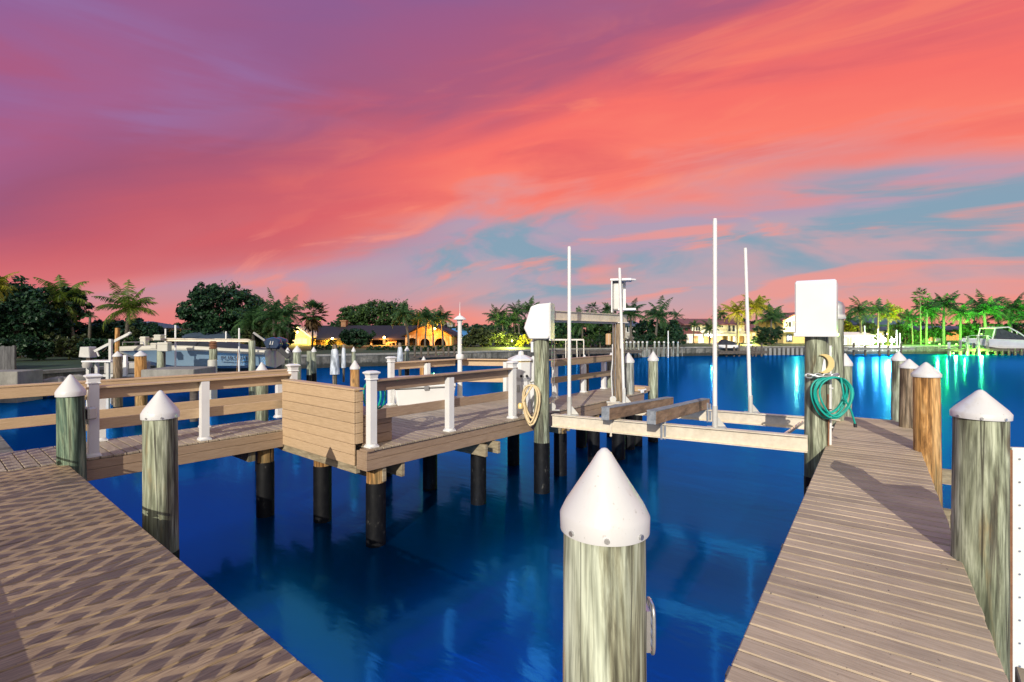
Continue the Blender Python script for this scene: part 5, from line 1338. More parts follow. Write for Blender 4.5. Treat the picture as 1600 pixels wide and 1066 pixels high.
shrub(1203, 70, 25, 508, 549, 'dark bush at the water left of the square box', 'leaf_dark', 3400, .2, 70); shrub(1185, 71, 14, 522, 548, 'dark shrub under the golden palms', 'leaf_dark', 1400, .2, 71)
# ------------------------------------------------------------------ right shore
for k, (px, cy, L, m_, kd, lb) in enumerate(((1346, 486, 23, 'palm', 'feather', 'dark palm left of the golden one on the right shore'), (1372, 487, 18, 'palm', 'feather', 'dark palm behind the golden one on the right shore'), (1387, 494, 19, 'palm_lit_yellow', 'feather', 'golden lit palm above the dock lamps'), (1438.5, 464, 12, 'palm', 'fan', 'tallest slim fan palm standing over the right shore'), (1447, 484, 22, 'palm', 'feather', 'green lit palm under the slim fan palm'), (1474, 478, 25, 'palm', 'feather', 'green lit palm, second from the fan palm'), (1500, 490, 20, 'palm', 'feather', 'shorter green lit palm in front of the orange windows'), (1541, 487, 26, 'palm', 'feather', 'green lit palm above the white cruiser'), (1578, 484, 27, 'palm', 'feather', 'last green palm at the right edge'), (1604, 497, 22, 'palm', 'feather', 'palm cut by the right edge'), (1426, 500, 14, 'palm', 'feather', 'low palm left of the green lit group'))):
    palm(px, 73 + k % 3, cy, L, lb, m_, kd, 22 if kd == 'fan' else 24, seed=k)
for k, (px, hw, pt, pb, m_, lb) in enumerate(((1327, 14, 500, 545, 'palm_lit_yellow', 'yellow lit bush left of the golden palm'), (1353, 20, 497, 540, 'leaf_olive', 'olive bush between the palms left of the dock lamps'), (1415, 20, 503, 545, 'leaf_mid', 'green bush right of the dock lamps'), (1460, 16, 508, 530, 'leaf_mid', 'green bush among the lit trunks'), (1520, 34, 503, 527, 'leaf_mid', 'wide bright green bush behind the white cruiser'), (1565, 26, 505, 540, 'leaf_mid', 'green bush behind the canopy of the cruiser'), (1598, 20, 510, 545, 'leaf_olive', 'dim bush at the right edge'), (1399, 13, 512, 545, 'leaf_olive', 'small bush beside the white shed'))):
    shrub(px, 77, hw, pt, pb, lb, m_, 2200, .24, 80 + k)
# far tree line closing the horizon
def treeline(px0, px1, d, top, seed):
    R = random.Random(seed); bl = []; s = mpx(d); px = px0
    o = thing('far_trees', None, None, Q((px0 + px1) / 2, d, LAND), YAW)
    mid = (px0 + px1) / 2
    while px < px1:
        h = (ZY(top + R.uniform(-3, 4), d) - LAND); bl.append((((px - mid) * s, R.uniform(-4, 4), h * .5), (11 * s, 3, h * .5))); px += 11
    bpy.data.objects.remove(o)
    me = leaf_cloud(bl, int((px1 - px0) * 26), .55, seed, 'leaf_dark', .6)
    o = bpy.data.objects.new('far_tree_line', me); C.objects.link(o); o.location = Q(mid, d, LAND); o.rotation_euler = (0, 0, YAW); return o
for i, a in enumerate(((-500, 360, 75, 505), (330, 900, 125, 508), (850, 1330, 130, 508), (1250, 2100, 125, 503))):
    tag(treeline(*a, 90 + i), ['dark far-off tree line behind the left shore', 'far-off trees behind the arched house', 'far-off trees behind the middle shore', 'far-off trees behind the right shore'][i], 'trees', kind='stuff')

# ================================================================== houses
class House:
    def __init__(s, name, label, px, d, rz=0.0, cat='house', base=None):
        s.t = thing(name, label, cat, Q(px, d, LAND + .15 if base is None else base), YAW + rz); s.d = d; s.px = px; s.s = mpx(d); s.b = LAND + .15 if base is None else base
    def X(s, px): return (px - s.px) * s.s
    def Z(s, py): return ZY(py, s.d) - s.b
    def wall(s, px0, px1, py0, py1, y0, y1, mat, name='wall'):
        return obj(name, MB().box(s.X(px0), s.X(px1), y0, y1, s.Z(py1) if py1 else -.3, s.Z(py0)), mat, s.t, world=False)
    def window(s, px0, px1, py0, py1, y, pane='glass', frame='pvc', bars=1):
        x0, x1, z0, z1 = s.X(px0), s.X(px1), s.Z(py1), s.Z(py0); w = .07
        m = MB(); m.box(x0 - w, x1 + w, y - .05, y + .02, z1, z1 + w); m.box(x0 - w, x1 + w, y - .05, y + .02, z0 - w, z0); m.box(x0 - w, x0, y - .045, y + .02, z0, z1); m.box(x1, x1 + w, y - .045, y + .02, z0, z1)
        for k in range(1, bars + 1): xm = x0 + (x1 - x0) * k / (bars + 1); m.box(xm - .03, xm + .03, y - .04, y + .02, z0, z1)
        f = obj('window', m, frame, s.t, world=False); obj('pane', MB().box(x0, x1, y - .02, y + .015, z0, z1), pane, f, world=False)
    def roof(s, px0, px1, pe, pr, y0, y1, mat, over=.4, hip=0.0, name='roof'):
        """ridge along x"""
        x0, x1 = s.X(px0) - over, s.X(px1) + over; ze, zr = s.Z(pe), s.Z(pr); ym = (y0 + y1) / 2; y0 -= over; y1 += over; h = hip * (x1 - x0); th = .18
        vs = [(x0, y0, ze), (x1, y0, ze), (x1, y1, ze), (x0, y1, ze), (x0 + h, ym, zr), (x1 - h, ym, zr)]
        vs += [(x, y, z - th) for x, y, z in vs[:4]]
        m = MB().add(vs, [(0, 1, 5, 4), (2, 3, 4, 5), (1, 2, 5), (3, 0, 4), (0, 6, 7, 1), (1, 7, 8, 2), (2, 8, 9, 3), (3, 9, 6, 0), (9, 8, 7, 6)])
        return obj(name, m, mat, s.t, world=False)
    def gable(s, px0, px1, pe, pr, y0, y1, wallmat, mat, over=.35):
        """ridge along y, gable end facing the water"""
        x0, x1, xm = s.X(px0), s.X(px1), s.X((px0 + px1) / 2); ze, zr = s.Z(pe), s.Z(pr); k = (zr - ze) / (xm - x0); th = .2
        obj('gable_wall', MB().extrude_y([(x0, ze), (x1, ze), (xm, zr)], y0 + .02, y0 + .2), wallmat, s.t, world=False)
        m = MB()
        for sg in (-1, 1):
            e = (x0 - over if sg < 0 else x1 + over); zz = ze - over * k
            pl = [(e, zz), (xm, zr), (xm, zr + th), (e, zz + th)]
            if sg > 0: pl = pl[::-1]
            m.extrude_y(pl, y0 - .6, y1)
        return obj('gable_roof', m, mat, s.t, world=False)
def lamp(label, p, mat, r, power=0, col=(1, 1, 1), cat='lamp', name='wall_lamp', rad_=.15, bracket=True):
    t = thing(name, label, cat, p, YAW)
    obj('bulb', MB().sphere((0, 0, 0), r, 10, 8), mat, t, world=False)
    if bracket: obj('bracket', MB().box(-.04, .04, 0.0, .25, r * .9, r * .9 + .06), 'dark', t, world=False)
    if power:
        l = bpy.data.lights.new('lamp_light', 'POINT'); l.energy = power * 2.6; l.color = col; l.shadow_soft_size = rad_
        o = bpy.data.objects.new('lamp_light', l); C.objects.link(o); o.parent = t; o.location = (0, -r - .25, -.05)
    return t
def arch_wall(h, x0, x1, z0, z1, y, th, arches, mat):
    """wall with round topped openings: arches [(cx, halfwidth, spring z)]"""
    m = MB(); pts_x = [x0]
    def seg(a, b, za, zb): m.box(a, b, y, y + th, za, zb)
    cur = x0
    for cx, hw, zs in arches:
        seg(cur, cx - hw, z0, z1)
        N = 10
        for k in range(N):
            a0, a1 = PI - PI * k / N, PI - PI * (k + 1) / N
            xa, xb = cx + hw * math.cos(a0), cx + hw * math.cos(a1); za, zb = zs + hw * math.sin(a0), zs + hw * math.sin(a1)
            m.add([(xa, y, za), (xb, y, zb), (xb, y, z1), (xa, y, z1), (xa, y + th, za), (xb, y + th, zb), (xb, y + th, z1), (xa, y + th, z1)],
                  [(0, 1, 2, 3), (7, 6, 5, 4), (0, 4, 5, 1), (3, 2, 6, 7)])
        cur = cx + hw
    seg(cur, x1, z0, z1)
    return obj('arch_wall', m, mat, h.t, world=False)

# the arched house with orange lights
h = House('arched_house', 'long low house with dark roof, orange lit porch and a gable wing of three arches', 600, 68)
obj('floor', MB().box(h.X(455), h.X(712), -1.5, 9, -.2, .02), 'yard', h.t, world=False)
h.roof(462, 680, 529, 508, 0.2, 11, 'roof_dark', .7)
h.wall(455, 636, 531, 0, 5.2, 5.4, 'brick', 'back_wall')
obj('arch_wall', MB(), 'stucco_tan', h.t) if False else None
arch_wall(h, h.X(497), h.X(531), 0, h.Z(530), 1.2, .25, [(h.X(513.5), 7.5 * h.s, h.Z(539))], 'stucco_yellow')
h.wall(497, 531, 530, 0, 3.6, 3.75, 'stucco_yellow', 'entry_wall')
h.wall(488, 497, 530, 0, .9, 1.3, 'brick', 'brick_pier'); h.wall(531, 538, 530, 0, .9, 1.3, 'brick', 'brick_pier')
# porch
for px in (602, 578): obj('porch_post', MB().box(h.X(px) - .11, h.X(px) + .11, .6, .82, 0, h.Z(528)), 'stucco_tan', h.t, world=False)
h.wall(578, 634, 526.5, 529.5, .5, .85, 'stucco_tan', 'porch_beam')
h.window(583, 597, 532, 543, 5.15, 'lit_orange', 'wood_dark', 2); h.window(606, 628, 532, 543, 5.15, 'glass', 'wood_dark', 2); h.window(540, 560, 532, 542, 5.15, 'glass', 'wood_dark', 1)
# gable wing
gx0, gx1 = 638, 708
arch_wall(h, h.X(gx0), h.X(gx1), 0, h.Z(524), -2.0, .3, [(h.X(648.5), 8.2 * h.s, h.Z(536)), (h.X(668), 7.4 * h.s, h.Z(536)), (h.X(691), 8.6 * h.s, h.Z(537))], 'stucco_tan')
h.gable(gx0, gx1, 523.8, 506.5, -2.0, 9, 'stucco_tan', 'roof_dark', .45)
h.wall(gx0 + .3, gx1 - .3, 523, 0, 1.2, 1.4, 'brick', 'arcade_wall')
h.window(643, 654, 530, 543, 1.15, 'glass', 'wood_dark'); h.window(662, 674, 530, 543, 1.15, 'glass', 'wood_dark'); h.window(685, 698, 530, 543, 1.15, 'glass', 'wood_dark')
obj('side_wall', MB().box(h.X(gx1) - .25, h.X(gx1), -1.7, 9, 0, h.Z(524)), 'stucco_tan', h.t, world=False)
# far left gable, lit yellow
h.wall(456, 490, 526, 0, -1.0, 5, 'stucco_yellow', 'wing_wall'); h.gable(456, 490, 525.8, 513, -1.0, 6, 'stucco_yellow', 'hull_cream', .3)
h.window(461, 485, 529, 537, -1.05, 'lit_warm', 'stucco_yellow', 2)
obj('chimney', MB().box(h.X(513), h.X(521), 5, 6, h.Z(520), h.Z(501)).box(h.X(511.5), h.X(522.5), 4.85, 6.15, h.Z(501), h.Z(499)), 'brick', h.t, world=False)
CH = 'pale garden chairs on the porch'
for px in (610, 616):
    p = Q(px, 68, LAND + .17); t = thing('garden_chair', 'small pale chair on the lit porch', 'chair', p, YAW, CH)
    m = MB(); m.box(-.28, .28, -.28, .28, .38, .44); obj('seat', m, 'stucco_tan', t, world=False); obj('backrest', MB().box(-.28, .28, .24, .30, .44, 1.0), 'stucco_tan', t, world=False)
    m = MB()
    for x in (-.25, .25):
        for y in (-.25, .25): m.box(x - .03, x + .03, y - .03, y + .03, 0, .38)
    obj('leg', m, 'stucco_tan', t, world=False)
def HQ(px, py, d, dy=0): 
    p = Q(px, d, ZY(py, d)); return p + FW * dy
lamp('orange lamp under the gable peak of the arched house', HQ(682, 513.5, 66, -1.3), 'bulb_orange', .14, 300, (1, .38, .05))
lamp('orange lamp at the porch post of the arched house', HQ(601, 527.5, 67.5, -.2), 'bulb_orange', .16, 420, (1, .34, .04))
lamp('yellow lamp over the arched entry of the house', HQ(517, 529, 67, 0.5), 'bulb_warm', .12, 190, (1, .52, .06))
l = lamp('yellow lamp lighting the entry behind the arch', HQ(513, 533, 69.6, 0), 'bulb_warm', .08, 130, (1, .48, .06))
lamp('bright yellow lamp on the far left gable', HQ(463, 519, 65, .3), 'bulb_warm', .12, 280, (1, .66, .08))
lamp('garden lamp in the yellow lit bushes by the lift', HQ(800, 533, 59), 'bulb_warm', .07, 900, (1, .95, .2), name='garden_lamp')
lamp('garden lamp under the leftmost trees', HQ(118, 476, 34.5), 'bulb_warm', .04, 120, (.85, 1, .2), name='garden_lamp', bracket=False) if False else None
# small houses behind
h = House('blue_roof_house', 'house with bright blue metal roof behind the lamp post', 722, 96)
h.wall(703, 745, 525, 0, 0, 8, 'stucco_grey'); h.roof(700, 748, 525, 513, 0, 8, 'roof_blue', .5, .12); h.window(728, 736, 528, 535, -.03)
h = House('tower_block', 'distant grey block of flats beside the fourth palm', 698, 260, cat='building')
h.wall(690, 707, 505, 0, 0, 12, 'stucco_grey')
for k in range(3): h.window(692, 705, 507 + 3.2 * k, 508.6 + 3.2 * k, -.05, 'glass', 'stucco_grey', 3)
obj('roof', MB().box(h.X(689), h.X(708), -.4, 12.4, h.Z(505), h.Z(504)), 'stucco_grey', h.t, world=False)
h = House('low_hall', 'distant pale low hall roof over the olive bush', 755, 240, cat='building')
h.wall(735, 790, 511, 0, 0, 14, 'stucco_tan'); obj('roof', MB().box(h.X(734), h.X(791), -.5, 14.5, h.Z(511), h.Z(509.5)), 'stucco_white', h.t, world=False)
h = House('yellow_cottage', 'low yellow cottage with pale blue roof left of the guide pole', 868, 74)
h.wall(846, 890, 524, 0, 0, 8, 'stucco_yellow'); h.roof(845, 890, 524, 516, 0, 8, 'roof_blue', .5, .15); h.window(868, 872, 527, 533, -.03); h.window(874, 878, 527, 533, -.03)
h = House('garden_house', 'pale yellow bungalow behind the lit bushes', 806, 78)
h.wall(778, 832, 524, 0, 0, 7, 'stucco_yellow'); h.roof(776, 834, 524, 518, 0, 7, 'roof_grey', .4, .1); h.window(800, 808, 528, 535, -.03, 'glass')
h = House('blue_gabled_house', 'dark slate blue roofed house behind the canvas cover of the blue boat', 292, 46)
h.wall(262, 335, 533, 0, 0, 8, 'stucco_yellow'); h.roof(250, 345, 533, 517, 0, 8, 'roof_grey', .3, .28); h.window(305, 313, 534, 541, -.03)
h = House('left_house', 'dim slate blue roof between the two left palms', 160, 47)
h.wall(130, 195, 512, 0, 0, 8, 'stucco_grey'); h.roof(122, 204, 512, 501, 0, 8, 'roof_grey', .4, .2); h.window(150, 158, 516, 524, -.03)
h = House('grey_house', 'grey two storey house just right of the brown lift post', 984, 72)
h.wall(966, 998, 508, 0, 0, 8, 'stucco_grey'); h.roof(964, 1000, 508, 500, 0, 8, 'roof_grey', .4, .1)
h.window(979, 986, 510, 519, -.03, 'glass', 'pvc', 1); h.window(980, 985, 529, 535, -.03, 'glass', 'pvc', 1)
# white two storey house with red roof
h = House('white_villa', 'white two storey villa with dark red tile roof and bright ground floor', 1118, 80)
h.wall(1083, 1166, 506, 525, 0.6, 9, 'stucco_white', 'upper_wall'); h.roof(1073, 1168, 506.5, 497, 0.4, 9.5, 'roof_red', .5, .02)
h.wall(1075, 1092, 521, 0, 0.3, 3, 'stucco_tan', 'side_wing'); h.roof(1071, 1094, 521, 513, 0.0, 3, 'roof_red', .3, .2, 'wing_roof')
h.wall(1071, 1170, 522, 525, -.6, 9, 'stucco_white', 'balcony_slab')
h.wall(1083, 1170, 525, 0, 1.4, 9, 'stucco_tan', 'lower_wall')
for px in (1073, 1091, 1116, 1138, 1150, 1163): obj('column', MB().box(h.X(px) - .16, h.X(px) + .16, -.5, -.2, -.2, h.Z(525)), 'stucco_white', h.t, world=False)
h.window(1140, 1144, 508.5, 518, .55, 'glass', 'pvc', 0); h.window(1146.5, 1150.5, 508.5, 518, .55, 'glass', 'pvc', 0); h.window(1126, 1132, 509, 511.5, .55, 'glass', 'pvc', 1); h.window(1089, 1096, 510, 517, .55, 'glass', 'pvc', 1)
m = MB()
for k in range(26): m.box(h.X(1124 + k * 1.7) - .02, h.X(1124 + k * 1.7) + .02, -.55, -.51, h.Z(522), h.Z(518.4))
m.box(h.X(1122), h.X(1168), -.56, -.50, h.Z(518.4), h.Z(517.9)); obj('balcony_rail', m, 'pvc', h.t, world=False)
h.window(1075.5, 1084, 523.5, 537, .25, 'lit_white', 'stucco_white', 1); h.window(1094, 1104, 525.5, 537, 1.35, 'lit_white', 'stucco_white', 1); h.window(1151, 1158, 526, 534, 1.35, 'lit_white', 'stucco_white', 1); h.window(1124, 1134, 526.5, 534, 1.35, 'lit_warm', 'stucco_white', 1)
lamp('white porch lamp on the ground floor of the villa', HQ(1112, 527, 79.2, 0.2), 'bulb_warm', .05, 170, (1, .85, .6))
lamp('warm lamp under the golden palms beside the villa', HQ(1170, 536, 72), 'bulb_warm', .07, 1000, (1, .85, .2), name='garden_lamp')
h = House('yellow_villa', 'tall yellow and white villa left of the square box', 1236, 78)
h.wall(1224, 1262, 499, 0, 0, 8, 'stucco_yellow'); h.gable(1222, 1264, 501, 490, -.1, 8, 'stucco_white', 'roof_red', .3); h.wall(1216, 1246, 516, 519, -1.4, 0, 'stucco_white', 'balcony_slab')
m = MB()
for k in range(16): m.box(h.X(1217 + k * 1.9) - .02, h.X(1217 + k * 1.9) + .02, -1.38, -1.34, h.Z(516), h.Z(512))
m.box(h.X(1216), h.X(1246), -1.4, -1.32, h.Z(512), h.Z(511.4)); obj('balcony_rail', m, 'pvc', h.t, world=False)
h.window(1229, 1237, 523, 534, -.05, 'glass', 'wood_dark', 1); h.window(1226, 1236, 503, 512, -.05, 'glass', 'pvc', 1)
lamp('warm lamp on the balcony of the yellow villa', HQ(1243, 506, 76.6), 'bulb_warm', .06, 260, (1, .75, .25)); lamp('lawn lamp before the yellow villa', HQ(1234, 540, 73), 'bulb_warm', .05, 260, (1, .85, .3), name='garden_lamp')
# long bungalow on the right with orange windows, and white lit patio
h = House('long_bungalow', 'long pale bungalow with slate blue roof and orange lit windows behind green palms', 1440, 83)
h.wall(1312, 1530, 517, 0, 0, 9, 'stucco_grey'); h.roof(1306, 1535, 516, 509, 0, 9, 'roof_grey', .6, .05); h.roof(1388, 1440, 506, 490, 3, 12, 'roof_grey', .6, .15, 'upper_roof'); h.wall(1390, 1438, 506, 515, 3.4, 11, 'stucco_grey', 'upper_wall')
h.window(1450, 1461, 519, 533, -.05, 'lit_orange', 'pvc', 2); h.window(1478, 1498, 519, 532, -.05, 'lit_orange', 'pvc', 3); h.window(1318, 1330, 519, 532, -.05, 'lit_warm', 'pvc', 1); h.window(1340, 1352, 520, 532, -.05, 'lit_warm', 'pvc', 1); h.window(1506, 1520, 520, 531, -.05, 'glass', 'pvc', 2)
h = House('boathouse', 'small white lit dock shed beside the bright dock lamps', 1338, 72, cat='shed', base=-.35)
h.wall(1318, 1362, 524, 0, 0, 3, 'stucco_white'); h.roof(1316, 1364, 524, 519, 0, 3, 'hull_white', .25, .1); h.window(1323, 1330, 528, 539, -.05, 'lit_warm', 'pvc', 1); h.window(1336, 1346, 528, 539, -.05, 'lit_white', 'pvc', 1)

h = House('white_cottage', 'small white cottage behind the golden palm, left of the bright dock lamps', 1292, 86)
h.wall(1268, 1316, 512, 0, 0, 7, 'stucco_white'); h.roof(1265, 1319, 512, 501, 0, 7, 'roof_red', .4, .1); h.window(1274, 1282, 517, 527, -.05, 'lit_warm', 'pvc', 1); h.window(1308, 1314, 517, 527, -.05, 'lit_warm', 'pvc', 1)
h = House('patio_house', 'white lit patio house between the golden palm and the dock shed', 1378, 79)
h.wall(1362, 1402, 516, 0, 0, 5, 'stucco_white'); h.roof(1359, 1405, 516, 510, 0, 5, 'roof_grey', .4, .1); h.window(1367, 1377, 521, 534, -.05, 'lit_white', 'pvc', 2); h.window(1385, 1396, 521, 534, -.05, 'lit_warm', 'pvc', 2)
h = House('cream_house', 'cream low house between the white villa and the golden palms', 1188, 88)
h.wall(1168, 1214, 516, 0, 0, 7, 'stucco_yellow'); h.roof(1165, 1217, 516, 506, 0, 7, 'roof_red', .4, .15); h.window(1176, 1184, 521, 531, -.05, 'lit_warm', 'pvc', 1)
for k, (px, d, cy, L, sd_, lb) in enumerate(((1122, 84, 491, 13, 1, 'palm top peeking over the red roof of the villa'), (1214, 77, 490, 17, 2, 'tall thin palm between the shaggy palm and the yellow villa'), (1328, 80, 498, 15, 3, 'short palm over the white cottage'), (1412, 79, 496, 15, 0, 'slender palm left of the slim fan palm'), (1459, 80, 492, 15, 1, 'smaller palm deep among the green lit ones'), (1521, 79, 490, 18, 2, 'palm between the two green lit palms above the cruiser'), (1561, 80, 494, 17, 3, 'smaller palm behind the canopy of the cruiser'))):
    palm(px, d, cy, L, lb, seed=sd_, nf=19, lean=(.3, -.4, .2, .5, -.3, .2, -.2)[k])

# ================================================================== far docks, posts, lamps
def far_dock(label, px0, d0, px1, d1, z=-.55, w=1.6, mat='wood_dark'):
    a = Q(px0, d0, z); b = Q(px1, d1, z); t = thing('far_dock', label, 'dock', lerp(a, b, .5))
    m = MB(); m.board(a, b, w, .08); m.board(a - FW * w * .45 - Vector((0, 0, .16)), b - FW * w * .45 - Vector((0, 0, .16)), .08, .22); obj('deck', m, mat, t)
    return t
far_dock('grey far dock in front of the dense trees', 868, 54.5, 1000, 57); far_dock('dark far dock below the white villa', 1120, 60.5, 1195, 61.5, -.8); far_dock('pale far dock along the right shore beneath the lamps', 1318, 63.5, 1420, 64.5, -.45, 2.0, 'concrete_pale')
far_dock('wooden far dock beneath the white cruiser', 1470, 63.5, 1610, 64.5, -.6, 1.6)
far_dock('dark timber dock below the arched house', 645, 43.5, 712, 46, -.6, 2.2)
FP = 'pale posts along the far seawall'
def fpost(px, d, py0, label='pale square post on the far seawall', r=.11, mat='pile_grey', group=FP, cap=True, zb=-2.0):
    p = Q(px, d); t = thing('dock_post', label, 'post', (p.x, p.y, 0), 0, group); zt = ZY(py0, d)
    obj('shaft', MB().lathe([(r * 1.05, zb), (r, zt), (0, zt + .01)], n=10), mat, t, world=False)
    if cap: obj('cap', MB().lathe([(r * 1.2, zt - .04), (r * 1.2, zt + .06), (0, zt + .16)], n=10), 'cap', t, world=False)
for k, px in enumerate((979, 985, 991, 997.5, 1004, 1011, 1023, 1029.5, 1037.5, 1044, 1052, 1059)): fpost(px, 57.3 + k * .3, 535)
for k, px in enumerate((868, 880, 893, 906, 920)): fpost(px, 54.2, 548, 'low dark post of the grey far dock', .10, 'wood_dark', 'posts of the grey far dock', False)
for k, px in enumerate((648, 658, 669, 681, 693, 701, 710)): fpost(px, 43.6 + k * .3, 541 + (k % 3), 'dark timber post of the dock below the arched house', .09, 'wood_dark', 'posts of the dock below the arched house', False)
for k, px in enumerate((1121, 1135, 1147, 1155, 1176, 1181, 1190)): fpost(px, 60.6, 536 + (k % 3) * 3, 'dark post of the dock below the villa', .11, 'wood_dark', 'posts of the dock below the villa', False)
for k, px in enumerate((1334, 1352, 1374, 1388, 1408)): fpost(px, 63.3, 536 + (k % 2) * 4, 'dark post of the pale far dock under the lamps', .12, 'wood_dark', 'posts of the pale far dock', False)
for k, px in enumerate((1483, 1500.5, 1512, 1521, 1528.5, 1543)): fpost(px, 63.0 + (k % 2), (535, 531, 526, 536, 525, 524)[k], 'grey piling of the lift under the white cruiser', .15, 'pile_grey', 'pilings around the white cruiser', False)
for k, px in enumerate((1556, 1566, 1576, 1586, 1596)): fpost(px, 63.5, 545, 'short stubby piling right of the white cruiser', .16, 'wood_dark', 'stubby pilings at the right edge', False)
BT = 'pale battens of the far seawall'
for k in range(13):
    px = 872 + k * 0 if False else 985 + k * 7.2
    p = Q(px, 58.2 + k * .32 - .35); t = thing('seawall_buttress', 'pale concrete buttress of the middle seawall', 'buttress', (p.x, p.y, -1.0), YAW, BT); obj('block', MB().box(-.16, .16, -.12, .2, -.8, .5), 'concrete_pale', t, world=False)
for k in range(9):
    px = 1196 + k * 7; p = Q(px, 63.8 + k * .12 - .3); t = thing('seawall_buttress', 'pale buttress of the seawall below the yellow villa', 'buttress', (p.x, p.y, -1.0), YAW, 'buttresses below the yellow villa'); obj('block', MB().box(-.16, .16, -.12, .2, -.8, .5), 'concrete_pale', t, world=False)
tag(obj('mooring_pole', MB().tube([Q(1044, 57.5, -1.5), Q(1044, 57.5, ZY(517, 57.5))], .06, 8), 'pvc'), 'thin tall white pole on the middle seawall', 'pole')
# lift frame by the yellow cottage
t = thing('empty_lift_frame', 'small white empty lift frame by the yellow cottage', 'boat lift', Q(890, 53, 0), YAW)
s_ = mpx(53); zt = ZY(531, 53)
m = MB()
for px in (884, 902, 912): m.board(((px - 890) * s_, 0, -1.9), ((px - 890 + (-1 if px == 902 else 0)) * s_, 0, zt), .09, .09)
obj('leg', m, 'alu', t, world=False); obj('beam', MB().board((-34 * s_, 0, zt), (22 * s_, 0, zt), .16, .16), 'alu', t, world=False)
# dock lamps on the right shore
LG = 'bright lamps on the far right dock'
for k, (px, py, pw, lb) in enumerate(((1342, 533, 170, 'bright white dock lamp left of the tall lamp row'), (1365, 533, 220, 'bright white lamp before the dock shed'), (1380, 531, 420, 'brightest bluish white dock lamp in the middle of the row'), (1394, 532, 320, 'bright bluish lamp right of the brightest one'))):
    p = HQ(px, py, 66); t = thing('dock_lamp', lb, 'lamp', (p.x, p.y, 0), YAW, LG)
    zl = ZY(py, 66)
    obj('pole', MB().tube([(0, 0.1, -.9), (0, 0.1, zl + .5)], .05, 8), 'pvc', t, world=False)
    obj('globe', MB().sphere((0, -.05, zl), (.16, .18, .30, .24)[k], 12, 8), 'bulb_white', t, world=False)
    l = bpy.data.lights.new('lamp_light', 'POINT'); l.energy = pw; l.color = (.85, 1, .95) if k > 1 else (1, .95, .8); l.shadow_soft_size = .2
    o = bpy.data.objects.new('lamp_light', l); C.objects.link(o); o.parent = t; o.location = (0, -.55, zl)
for k, (px, py) in enumerate(((1351, 509), (1401, 516), (1406, 521), (1372, 514))):
    p = Q(px, 66.5); tag(obj('white_pole', MB().tube([(p.x, p.y, -1), (p.x, p.y, ZY(py, 66.5))], .06, 8), 'pvc'), ['white pole left of the bright dock lamps', 'white pole right of the bright dock lamps', 'shorter white pole farthest right of the dock lamps', 'white pole between the bright dock lamps'][k], 'pole')
lamp('golden garden lamp under the golden palm', HQ(1386, 522, 72), 'bulb_warm', .06, 700, (1, .85, .15), name='garden_lamp'); lamp('golden lamp in the yellow bush', HQ(1335, 524, 73), 'bulb_warm', .05, 420, (1, .85, .2), name='garden_lamp')
GG = 'green floodlights under the palms'
for k, (px, py, d, pw, lb) in enumerate(((1452, 536, 72, 1500, 'green floodlight at the left lit trunk'), (1468, 538, 71.5, 2200, 'green floodlight at the brightest trunk'), (1494, 538, 71.5, 2600, 'green floodlight at the trunk before the windows'), (1534, 522, 73.5, 2600, 'green floodlight behind the white cruiser'))):
    p = HQ(px, py, d - .9); t = thing('floodlight', lb, 'floodlight', p, YAW, GG)
    obj('housing', MB().lathe([(.0, -.16), (.13, -.16), (.15, .0)], n=12), 'dark', t, world=False); obj('lens', MB().lathe([(.14, .0), (.08, .03), (0, .04)], n=12), 'bulb_green', t, world=False)
    l = bpy.data.lights.new('lamp_light', 'POINT'); l.energy = pw * 1.35; l.color = (.20, 1, .06); l.shadow_soft_size = .15
    o = bpy.data.objects.new('lamp_light', l); C.objects.link(o); o.parent = t; o.location = (0, -1.4, .55)
for k, (px, d) in enumerate(((1490, 63.2), (1530, 63.0))):
    lamp('green underwater dock light below the %s piling of the cruiser lift' % ('left', 'middle')[k], Q(px, d, -1.15), 'bulb_green', .07, 500, (.4, 1, .1), name='dock_light', bracket=False)
for px in (1492, 1503): pass
# white cruiser on its lift
CD = 65.5
ct = thing('cabin_cruiser', 'white cabin cruiser with black canopy hoisted on the right shore', 'boat', Q(1553, CD, ZY(548, CD)), YAW + rad(-6))
sc2 = mpx(CD); LC = 92 * sc2
loft(ct, LC, 1.35, lambda s: 1.62 - .25 * s - .25 * max(0, s - .8), lambda s: .02 + 1.15 * max(0, 1 - s / .45) ** 1.5, lambda s: .35 + .85 * max(0, 1 - s / .5) ** 1.4, 0, ['cruiser', 'cruiser', 'cruiser'], .14)
m = MB(); m.extrude_y([(-LC * .10, 1.45), (LC * .40, 1.3), (LC * .42, 1.7), (LC * .2, 2.25), (-.1, 2.95), (-LC * .06, 2.95)], -1.1, 1.1); obj('canopy', m, 'canvas', ct, world=False, bevel=.08)
m = MB()
for y in (-1.16, 1.16): m.tube([(-LC * .14, y, 1.5), (-LC * .10, y, 2.9), (LC * .10, y, 3.05), (LC * .27, y, 2.3), (LC * .42, y, 1.4)], .085, 8)
m.tube([(-LC * .10, -1.16, 2.9), (-LC * .10, 1.16, 2.9)], .085, 8); m.tube([(LC * .10, -1.16, 3.02), (LC * .10, 1.16, 3.02)], .085, 8); obj('radar_arch', m, 'cruiser', ct, world=False)
m = MB()
for x in (-.05, .10, .2): m.board((LC * x, -1.125, 2.7 - x * 4), (LC * x + .35, -1.125, 2.0 - x * 2), .02, .10, up=(1, 0, 0))
obj('canopy_window', m, 'glass', ct, world=False)
m = MB(); m.tube([(-LC * .48, -.1, 1.75), (-LC * .40, -.7, 1.98), (-LC * .2, -1.2, 1.95), (-LC * .15, -1.25, 1.6)], .025, 6); obj('bow_rail', m, 'steel', ct, world=False)
obj('waterline_stripe', MB().box(-LC * .05, LC * .49, -1.275, -1.255, .62, .67), 'alu_grey', ct, world=False)
